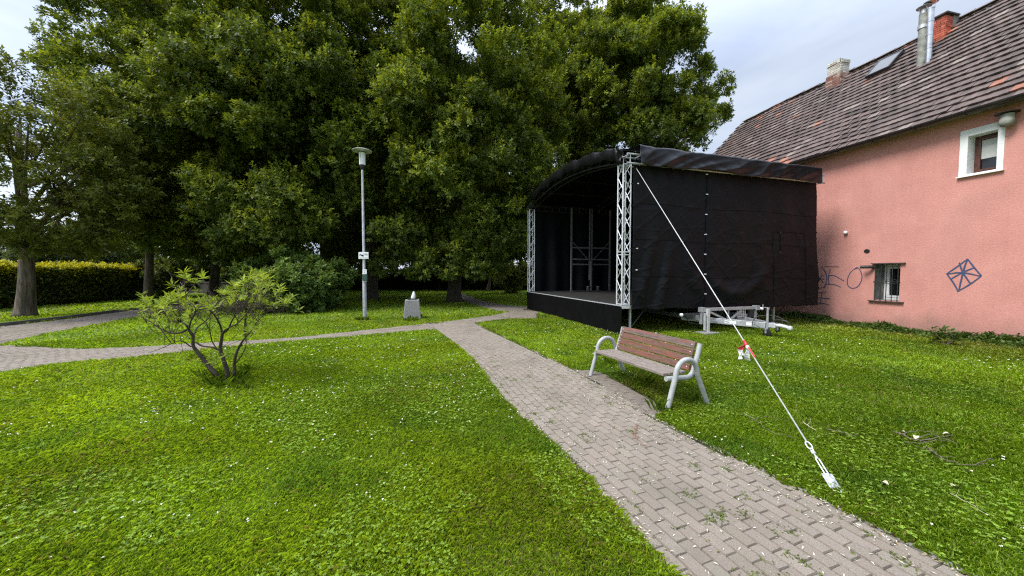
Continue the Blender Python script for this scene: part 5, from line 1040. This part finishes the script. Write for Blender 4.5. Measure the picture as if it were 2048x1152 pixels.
# ------------------------------------------------------------------ young azalea on the front lawn
def azalea():
    rng = np.random.default_rng(91); bz = G(447, 768); Y = bz.y
    o = empty('shrub', bz, 0, 'open branched young shrub with fresh yellow green leaf rosettes on the front lawn', 'shrub')
    cp = lambda x, y, dy=0.0: at(260 + x / 4.267, 520 + y / 4.267, Y + dy) - bz
    st = MB(); nodes = []
    def stem(pts, r0, r1):
        P = [cp(*p) for p in pts]; Q = catmull([tuple(p) for p in P], 5); n = len(Q)
        st.tube(list(map(Vector, Q)), [r0 + (r1 - r0) * i / (n - 1) for i in range(n)], 7); nodes.extend([(q, r0 + (r1 - r0) * i / (n - 1)) for i, q in enumerate(Q) if i > n * 0.35])
    stem([(765, 1060), (735, 980), (650, 880), (595, 810), (540, 735), (535, 650), (495, 590)], 0.036, 0.018)
    stem([(820, 1060), (830, 960), (800, 860), (772, 770), (778, 690), (790, 620)], 0.036, 0.02)
    stem([(850, 1060), (888, 960), (890, 880), (910, 790), (950, 710), (985, 660)], 0.03, 0.013)
    stem([(790, 625), (840, 585), (880, 500), (960, 420, 0.2)], 0.018, 0.007); stem([(785, 630), (770, 560), (720, 470, -0.3), (640, 400, -0.4)], 0.017, 0.006)
    stem([(800, 610), (860, 570, -0.2), (930, 530, -0.4), (1060, 380, -0.5)], 0.016, 0.006); stem([(985, 660), (1040, 600), (1110, 500, 0.2), (1250, 380, 0.3)], 0.013, 0.005)
    stem([(985, 660), (980, 560, -0.3), (1000, 450, -0.5), (1090, 300, -0.4)], 0.012, 0.005); stem([(495, 590), (430, 620), (340, 620), (260, 585), (180, 530), (80, 485)], 0.018, 0.005)
    stem([(500, 590), (460, 540), (330, 480, 0.3), (230, 420, 0.4)], 0.014, 0.005); stem([(500, 590), (520, 520, -0.3), (560, 420, -0.5), (480, 330, -0.5)], 0.014, 0.005)
    stem([(540, 680), (570, 580, 0.3), (660, 510, 0.4), (760, 400, 0.5)], 0.014, 0.005); stem([(560, 700), (620, 735), (700, 745), (760, 770)], 0.013, 0.012)
    stem([(740, 760), (700, 690), (680, 600, -0.3), (650, 540, -0.4)], 0.010, 0.004); stem([(480, 340, -0.4), (470, 260, -0.4), (430, 190, -0.3)], 0.007, 0.004); stem([(480, 300, -0.4), (540, 220, -0.3), (590, 150, -0.3)], 0.007, 0.004)
    stem([(1000, 400, -0.3), (1010, 250, -0.2), (1000, 110, -0.2)], 0.007, 0.004); stem([(905, 880), (960, 800, -0.2), (990, 720, -0.3), (985, 620, -0.3)], 0.010, 0.004)
    stem([(520, 740), (430, 690, -0.3), (300, 740, -0.4), (160, 795, -0.4)], 0.009, 0.003); stem([(740, 1020), (690, 960, -0.2), (640, 900, -0.3)], 0.008, 0.003); stem([(530, 680), (420, 620, 0.4), (250, 640, 0.6)], 0.008, 0.003)
    ell = [(420, 400, 360, 110, 70), (250, 470, 200, 70, 22), (620, 390, 160, 80, 20), (930, 330, 260, 110, 48), (1080, 270, 220, 120, 44), (1180, 330, 210, 90, 24), (1000, 120, 130, 60, 12), (1080, 200, 120, 70, 14), (480, 160, 110, 70, 9), (600, 130, 50, 50, 5), (400, 230, 90, 40, 6), (1020, 600, 120, 60, 10), (690, 830, 60, 50, 6), (100, 380, 80, 40, 6), (730, 500, 60, 40, 4), (1330, 400, 60, 40, 5), (1000, 470, 200, 60, 16), (560, 830, 50, 40, 3)]
    tips = []
    for cx, cy, rx, ry, n in ell:
        for _ in range(round(n * 0.52)):
            a = rng.uniform(0, 6.28); r = math.sqrt(rng.random()); tips.append(cp(cx + rx * r * math.cos(a), cy + ry * r * math.sin(a), rng.uniform(-0.55, 0.65)))
    npos = np.array([q for q, r in nodes]); base, ax, col = [], [], []
    for t in tips:
        t = np.array(t); d = np.linalg.norm(npos - t + np.array([0, 0, 0.12]), axis=1) + rng.uniform(0, 0.15, len(npos)); k = d.argmin(); s = npos[k]
        m = (s + t) / 2 + np.array([0, 0, -0.06]) + rng.normal(0, 0.03, 3); st.tube([s, m, t], [min(0.006, nodes[k][1]), 0.004, 0.0028], 4)
        base.append(t); dd = t - s; dd = dd / (np.linalg.norm(dd) + 1e-6); ax.append(dd * 0.45 + np.array([0, 0, 0.8]) + rng.normal(0, 0.2, 3))
        for _ in range(2):
            e = m + rng.normal(0, 0.1, 3) + np.array([0, 0, 0.06]); st.tube([m, (m + e) / 2 + rng.normal(0, 0.01, 3), e], [0.003, 0.0025, 0.0015], 4)
        y = rng.random(); col.append(np.array([0.19, 0.27, 0.035]) * (1 - y) + np.array([0.33, 0.41, 0.06]) * y)
    # dry bare twigs tangled in the middle
    for _ in range(170):
        a = np.array(cp(rng.normal(900, 150), rng.normal(400, 40), rng.uniform(-0.5, 0.5))); d = rng.normal(0, 1, 3); d = d / np.linalg.norm(d) * rng.uniform(0.12, 0.3)
        st.tube([a - d / 2, a + rng.normal(0, 0.02, 3), a + d / 2], [0.0035, 0.003, 0.002], 4)
    base, ax, col = np.array(base), unit(np.array(ax)), np.array(col)
    V, C = shoots(rng, base, ax, 8, 0.125, 0.23, 1.25, col, droop=-0.05, back=0.02)
    V2, C2 = shoots(rng, (base + rng.normal(0, 0.09, base.shape))[::3], ax[::3], 6, 0.10, 0.30, 1.2, col[::3] * 0.75, droop=0.1, back=0.03)
    np_quads('foliage', np.concatenate([V, V2]), np.concatenate([C, C2]), leafmat('shrub_leaf', 0.4, 0.6, 0.2), o); st.build('stems', mat('shrub_bark', (0.028, 0.02, 0.014), (0.07, 0.05, 0.036), 0.9, 14, bump=0.5, bscale=30), o, smooth=True)
azalea()

# ------------------------------------------------------------------ grass, clover, flowers, litter
def vnoise(p, s, seed):
    """smooth value noise in the plane"""
    r = np.random.default_rng(seed).random((128, 128)); q = p / s; i = np.floor(q).astype(int); f = q - i; f = f * f * (3 - 2 * f)
    g = lambda a, b: r[(i[:, 0] + a) % 128, (i[:, 1] + b) % 128]
    return (g(0, 0) * (1 - f[:, 0]) + g(1, 0) * f[:, 0]) * (1 - f[:, 1]) + (g(0, 1) * (1 - f[:, 0]) + g(1, 1) * f[:, 0]) * f[:, 1]
def scatter(rng, r0, r1, dens, amax=61):
    A = math.radians(amax); n = int(dens * A * (r1 * r1 - r0 * r0)); r = np.sqrt(rng.uniform(r0 * r0, r1 * r1, n)); a = rng.uniform(-A, A, n)
    return np.c_[r * np.sin(a), r * np.cos(a)]
def on_lawn(p, margin=0.02, rag=0.028):
    q = p + (np.c_[vnoise(p, 0.23, 7), vnoise(p, 0.23, 8)] - 0.5) * rag * 2
    ok = ~in_path(q, margin)
    w = (p - np.array(hA[:2])) @ np.array(hn[:2]); ok &= w < -0.04          # not inside the house
    return ok
def grass():
    rng = np.random.default_rng(101); VV, CC = [], []
    for r0, r1, dens, h, w in ((1.5, 3.2, 11000, 0.054, 0.0036), (3.2, 5.5, 7000, 0.057, 0.0044), (5.5, 9, 3400, 0.060, 0.0066), (9, 15, 1300, 0.064, 0.0115), (15, 26, 190, 0.075, 0.034), (26, 40, 50, 0.085, 0.07)):
        p = scatter(rng, r0, r1, dens); p = p[on_lawn(p)]; n = len(p)
        big, mid, fin = vnoise(p, 2.6, 1), vnoise(p, 0.7, 2), vnoise(p, 0.22, 3)
        st = (p - np.array(C0[:2])); sx_, sy_ = st @ np.array(ex2[:2]), st @ np.array(ey2[:2]); under = (sx_ > 0.3) & (sx_ < SD - 0.2) & (sy_ > 0.4) & (sy_ < SL)
        H = h * (0.55 + 0.6 * mid + 0.35 * fin) * rng.uniform(0.55, 1.25, n) * np.where(under, 0.4, 1)
        # taller tufts at path edges and round the shrub
        a = rng.uniform(0, 6.283, n); lean = rng.uniform(0.3, 1.05, n); W_ = w * 1.15 * rng.uniform(0.7, 1.3, n)
        d = np.c_[np.cos(a), np.sin(a)]; s = np.c_[-d[:, 1], d[:, 0]]
        z = np.zeros(n); B = np.c_[p, z]
        t1 = np.c_[p + d * (H * lean * 0.35)[:, None], H * 0.65]; t2 = np.c_[p + d * (H * lean)[:, None], H * (1.02 - 0.36 * lean)]
        sv = np.c_[s, z]
        V = np.stack([B - sv * W_[:, None] / 2, B + sv * W_[:, None] / 2, t1 + sv * W_[:, None] * 0.4, t2, t1 - sv * W_[:, None] * 0.4], 1)
        k = np.clip(0.2 + 0.55 * big + 0.3 * (mid - 0.5) + rng.normal(0, 0.2, n), 0, 1)[:, None]
        c = np.array([0.165, 0.285, 0.018]) * (1 - k) + np.array([0.35, 0.46, 0.025]) * k
        wd = -((p - np.array(hA[:2])) @ np.array(hn[:2])); dull = (np.clip(1.25 - wd / 2.6, 0, 1) * (0.35 + 0.9 * vnoise(p, 0.8, 9)))[:, None]; c = c * (1 - 0.75 * dull) + np.array([0.19, 0.175, 0.05]) * 0.75 * dull
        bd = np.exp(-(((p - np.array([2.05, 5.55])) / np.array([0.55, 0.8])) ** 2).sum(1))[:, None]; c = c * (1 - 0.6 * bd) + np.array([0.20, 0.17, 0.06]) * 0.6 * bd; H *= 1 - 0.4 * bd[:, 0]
        pt = (0.80 + 0.42 * vnoise(p, 0.95, 15))[:, None]; c = c * pt * np.array([1.0, 1.0, 1.0]); lush = np.clip((vnoise(p, 0.6, 16) - 0.66) * 4, 0, 1)[:, None]; c = c * (1 - lush * 0.5) + np.array([0.10, 0.22, 0.03]) * lush * 0.5; H *= 1 + 0.5 * lush[:, 0]
        dry = rng.random(n) < 0.03 + 0.10 * (vnoise(p, 1.3, 4) > 0.72); c[dry] = np.array([0.30, 0.27, 0.10])
        VV.append(V); CC.append(c * rng.normal(1, 0.12, (n, 1)))
    # coarse tufts: shrub foot, path edges
    az = np.array(G(447, 768)[:2]); tuft = [az + rng.normal(0, 0.22, 2) for _ in range(14)] + [np.array(G(x, y)[:2]) + rng.normal(0, 0.05, 2) for x, y in ((385, 722), (395, 724), (1225, 730), (1400, 806), (1320, 820), (1300, 770), (1290, 780), (500, 745))] + [np.array(lp[:2]) + rng.normal(0, 0.12, 2) for _ in range(6)] + [np.array(bn[:2]) + rng.normal(0, 0.35, 2) for _ in range(10)]
    for t in tuft:
        n = 34; p = t + rng.normal(0, 0.05, (n, 2)); H = rng.uniform(0.08, 0.2, n); a = rng.uniform(0, 6.28, n); d = np.c_[np.cos(a), np.sin(a)]; s = np.c_[-d[:, 1], d[:, 0], np.zeros(n)]; W_ = 0.009
        B = np.c_[p, np.zeros(n)]; t1 = np.c_[p + d * (H * 0.2)[:, None], H * 0.65]; t2 = np.c_[p + d * (H * 0.6)[:, None], H * 0.95]
        VV.append(np.stack([B - s * W_ / 2, B + s * W_ / 2, t1 + s * W_ * 0.4, t2, t1 - s * W_ * 0.4], 1)); CC.append(np.array([0.15, 0.235, 0.02]) * rng.normal(1, 0.15, (n, 1)))
    tag(np_quads('grass', np.concatenate(VV), np.clip(np.concatenate(CC), 0.01, 1), M['grass'], nper=5), kind='stuff')
grass()
def clover():
    rng = np.random.default_rng(111); VV, CC = [], []
    for r0, r1, dens, sz in ((1.5, 3.5, 1500, 0.0125), (3.5, 6, 520, 0.0155), (6, 10, 90, 0.021)):
        p = scatter(rng, r0, r1, dens); p = p[on_lawn(p, 0.0)]; p = p[(vnoise(p, 0.9, 12) + 0.5 * vnoise(p, 0.3, 13)) > 0.68]; n = len(p)
        z = rng.uniform(0.025, 0.065, n); a0 = rng.uniform(0, 6.28, n); nrm = unit(np.c_[rng.normal(0, 0.3, (n, 2)), np.ones(n)])
        c = np.array([0.22, 0.34, 0.032]) * rng.normal(1, 0.2, (n, 1))
        for k in range(3):
            a = a0 + k * 2.094; D = unit(np.c_[np.cos(a), np.sin(a), rng.normal(0.1, 0.2, n)]); L = sz * rng.uniform(0.8, 1.3, n)
            VV.append(leaves(np.c_[p, z], D, nrm, L, L * 0.95, 0.1)); CC.append(c)
    tag(np_quads('clover', np.concatenate(VV), np.clip(np.concatenate(CC), 0.01, 1), M['grass']), kind='stuff')
    # white clover heads and daisies
    VV, CC = [], []
    for r0, r1, dens, sz in ((1.6, 4, 15, 0.009), (4, 8, 18.0, 0.0125), (8, 13, 7, 0.018)):
        p = scatter(rng, r0, r1, dens); p = p[on_lawn(p, 0.0)]; p = p[vnoise(p, 1.6, 22) > 0.42]; n = len(p); z = rng.uniform(0.055, 0.085, n)
        c = np.where(rng.random((n, 1)) < 0.75, np.array([0.62, 0.62, 0.52]), np.array([0.50, 0.50, 0.25]))
        for k in range(5):
            a = rng.uniform(0, 6.28, n); D = unit(np.c_[np.cos(a), np.sin(a), rng.uniform(-0.2, 0.7, n)]); L = sz * rng.uniform(0.8, 1.3, n)
            VV.append(leaves(np.c_[p, z], D, unit(rng.normal(0, 0.5, (n, 3)) + np.array([0, -0.3, 1])), L, L * 0.9)); CC.append(c)
    tag(np_quads('flowers', np.concatenate(VV), np.concatenate(CC), M['litter']), kind='stuff')
clover()
def litter():
    rng = np.random.default_rng(121); VV, CC = [], []
    n = 3900; u = main.u[-1] * rng.random(n) ** 1.25; hw = np.interp(u, main.u, main.hw); e = rng.random(n); v = np.where(e < 0.55, hw * (1 - rng.exponential(0.14, n)) * np.where(rng.random(n) < 0.75, -1, 1), rng.uniform(-1, 1, n) * hw)
    p = main.P(u, v); k = (np.abs(v) < hw + 0.05) & (np.linalg.norm(p, axis=1) < 9); k &= rng.random(n) < 0.35 + 0.9 * vnoise(p, 0.5, 31); p = p[k]; n = len(p)
    a = rng.uniform(0, 6.28, n); D = unit(np.c_[np.cos(a), np.sin(a), rng.normal(0, 0.12, n)]); L = rng.uniform(0.014, 0.038, n)
    VV.append(leaves(np.c_[p, np.full(n, 0.0195) + rng.uniform(0, 0.004, n)], D, unit(np.c_[rng.normal(0, 0.2, (n, 2)), np.ones(n)]), L, L * 0.26, 0.25)); CC.append(np.array([0.55, 0.50, 0.40]) * rng.normal(1, 0.22, (n, 1)))
    # brown crumbs gathered along both edges
    n = 2600; u = main.u[-1] * rng.random(n) ** 1.2; hw = np.interp(u, main.u, main.hw); v = (hw + rng.normal(-0.03, 0.05, n)) * np.where(rng.random(n) < 0.4, -1, 1); p = main.P(u, v); p = p[np.linalg.norm(p, axis=1) < 9]; n = len(p)
    a = rng.uniform(0, 6.28, n); D = unit(np.c_[np.cos(a), np.sin(a), rng.normal(0, 0.2, n)]); L = rng.uniform(0.012, 0.04, n)
    VV.append(leaves(np.c_[p, np.full(n, 0.02) + rng.uniform(0, 0.006, n)], D, unit(np.c_[rng.normal(0, 0.3, (n, 2)), np.ones(n)]), L, L * 0.4, 0.2)); CC.append(np.where(rng.random((n, 1)) < 0.5, np.array([0.16, 0.12, 0.07]), np.array([0.38, 0.33, 0.2])) * rng.normal(1, 0.2, (n, 1)))
    tag(np_quads('leaf_litter', np.concatenate(VV), np.clip(np.concatenate(CC), 0.02, 0.9), M['litter']), kind='stuff')
    # weeds in the joints
    VV, CC = [], []
    for _ in range(420):
        u = main.u[-1] * rng.random(); hw = np.interp(u, main.u, main.hw); row = np.round(rng.uniform(-1, 1) * hw / main.bw); c = main.P(np.array([u]), np.array([row * main.bw]))[0]
        if np.linalg.norm(c) > 8: continue
        n = rng.integers(3, 12) if rng.random() < 0.85 else 45; sp = 0.02 if n < 12 else 0.035
        q = c + rng.normal(0, sp, (n, 2)); a = rng.uniform(0, 6.28, n); D = unit(np.c_[np.cos(a), np.sin(a), rng.uniform(0.2, 0.9, n)]); L = rng.uniform(0.012, 0.032, n)
        VV.append(leaves(np.c_[q, np.full(n, 0.014)], D, unit(rng.normal(0, 0.4, (n, 3)) + np.array([0, 0, 1])), L, L * 0.35)); CC.append(np.array([0.13, 0.17, 0.03]) * rng.normal(1, 0.25, (n, 1)))
    tag(np_quads('joint_weeds', np.concatenate(VV), np.clip(np.concatenate(CC), 0.02, 0.9), M['grass']), kind='stuff')
    # ground cover along the foot of the house
    n = 3800; xl = rng.uniform(XF, 1.5, n); yl = -np.abs(rng.exponential(0.16, n)) - 0.03; dn = vnoise(np.c_[xl, yl], 0.45, 41); k = rng.random(n) < 0.25 + dn; xl, yl, dn = xl[k], yl[k], dn[k]; n = len(xl)
    P = np.array(hA)[None] + xl[:, None] * np.array(hx) + yl[:, None] * np.array(hn); P[:, 2] = rng.uniform(0.02, 0.24, n) * (0.25 + dn) * np.exp(yl * 1.5)
    m = rng.random((n, 1)); v, c = shoots(rng, P, unit(np.c_[rng.normal(0, 0.4, (n, 2)), np.ones(n)]), 6, 0.085, 0.55, 1.25, np.array([0.05, 0.095, 0.022]) * (1 - m) + np.array([0.10, 0.155, 0.03]) * m, droop=0.2, back=0.05)
    tag(np_quads('ground_cover', v, c, M['leaf']), kind='stuff')
    wq = G(1901, 690); wq = wq - hn * 0.15; o = empty('weed', wq, 0, 'taller leafy weed growing against the pink wall below the star graffiti', 'weed'); b = rng.normal(0, 0.12, (16, 3)); b[:, 2] = rng.uniform(0.1, 0.42, 16)
    v, c = shoots(rng, b, unit(np.c_[rng.normal(0, 0.4, (16, 2)), np.ones(16)]), 8, 0.13, 0.55, 1.3, np.full((16, 3), 1) * np.array([0.07, 0.12, 0.03]), droop=0.2, back=0.08); np_quads('leaves', v, c, M['leaf'], o)
    mb = MB(); [mb.tube([(0, 0, 0), q], [0.008, 0.004], 5) for q in b[:8]]; mb.build('stem', M['twig'], o)
litter()
def twig(pts, m, r, lab, branches=(), z=0.03):
    rnd = random.Random(len(lab) * 7); r *= 0.62
    jit = lambda P, a: [q + Vector((rnd.gauss(0, a), rnd.gauss(0, a), rnd.gauss(0, a * 0.5))) for q in P]
    P = [G(x, y, z + (0.012 * math.sin(i * 2.1))) for i, (x, y) in enumerate(pts)]; c = P[0].copy(); c.z = 0
    mb = MB(); Q = jit([Vector(q) - c for q in catmull([tuple(p) for p in P], 5)], 0.008); n = len(Q); mb.tube(Q, [r * (1 - 0.6 * i / n) for i in range(n)], 6)
    for b in branches:
        B = jit([Vector(q) - c for q in catmull([tuple(G(x, y, z + 0.015)) for x, y in b], 4)], 0.01); mb.tube(B, [r * 0.6 * (1 - 0.6 * i / len(B)) for i in range(len(B))], 5)
    for k in range(2, n - 1, 2):
        d = Vector((rnd.gauss(0, 1), rnd.gauss(0, 1), rnd.uniform(0, 0.6))).normalized() * rnd.uniform(0.03, 0.13); mb.tube([Q[k], Q[k] + d * 0.5 + Vector((0.004, 0, 0)), Q[k] + d], [r * 0.4, r * 0.3, r * 0.2], 4)
    o = mb.build('fallen_twig', M[m], None, smooth=True); o.location = c; tag(o, lab, 'twig', 'fallen twigs')
twig([(1272, 848), (1270, 868), (1281, 884), (1296, 897)], 'red_twig', 0.007, 'thin reddish forked twig lying on the brick path', [[(1272, 848), (1268, 862), (1276, 884)]], 0.028)
twig([(1482, 826), (1512, 840), (1540, 862), (1590, 876)], 'twig', 0.007, 'long bent twig on the lawn left of the guy cable', [[(1505, 838), (1530, 834), (1570, 838)]], 0.06)
twig([(1604, 843), (1630, 861)], 'pale_twig', 0.008, 'short straight pale stick on the lawn right of the guy cable', (), 0.07)
twig([(1650, 856), (1700, 870), (1716, 868)], 'twig', 0.008, 'dark crooked twig on the lawn between the pale stick and the twig heap', (), 0.06)
twig([(1790, 862), (1830, 880), (1880, 874), (1905, 870)], 'twig', 0.011, 'dark forked branch in the twig heap on the right lawn', [[(1830, 880), (1860, 868), (1915, 888)], [(1800, 868), (1840, 862), (1890, 866)], [(1810, 882), (1850, 886), (1900, 878)]], 0.06)
twig([(1850, 894), (1890, 918), (1940, 930), (1985, 916)], 'twig', 0.009, 'curved dark twig on the lawn below the twig heap', [[(1860, 900), (1875, 905)]], 0.06)
twig([(1896, 984), (1935, 1004), (1978, 1030)], 'pale_twig', 0.004, 'thin pale grass stalk lying near the right edge of the lawn', (), 0.07)
twig([(645, 722), (662, 718), (680, 722)], 'twig', 0.008, 'small dark twig on the front lawn between the shrub and the path', [[(650, 726), (664, 721), (690, 728)]], 0.07)
for i, (x, y, lab) in enumerate(((1800, 862, 'pale dry leaf at the left end of the twig heap'), (1832, 874, 'pale dry leaf in the middle of the twig heap'), (1896, 868, 'pale dry leaf at the right end of the twig heap'), (1935, 940, 'pale curled dry leaf below the curved dark twig'), (1912, 968, 'pale dry leaf closest to the thin grass stalk'), (1770, 962, 'pale dry leaf between the anchor plate and the curved twig'))):
    c = G(x, y, 0.07); mb = MB(); rnd = random.Random(i); a = rnd.uniform(0, 6); mb.grid(lambda u, v: (lambda s, t: (math.cos(a) * s - math.sin(a) * t, math.sin(a) * s + math.cos(a) * t, 0.02 * math.sin(s * 50 + i) + 0.3 * abs(t)))(0.075 * (u - 0.5), 0.045 * (v - 0.5) * math.sin(math.pi * (0.08 + 0.84 * u))), 6, 4)
    o = mb.build('dry_leaf', M['pale_twig'], None, smooth=True); o.location = (c.x, c.y, 0.06); tag(o, lab, 'leaf', 'dry leaves on the right lawn')
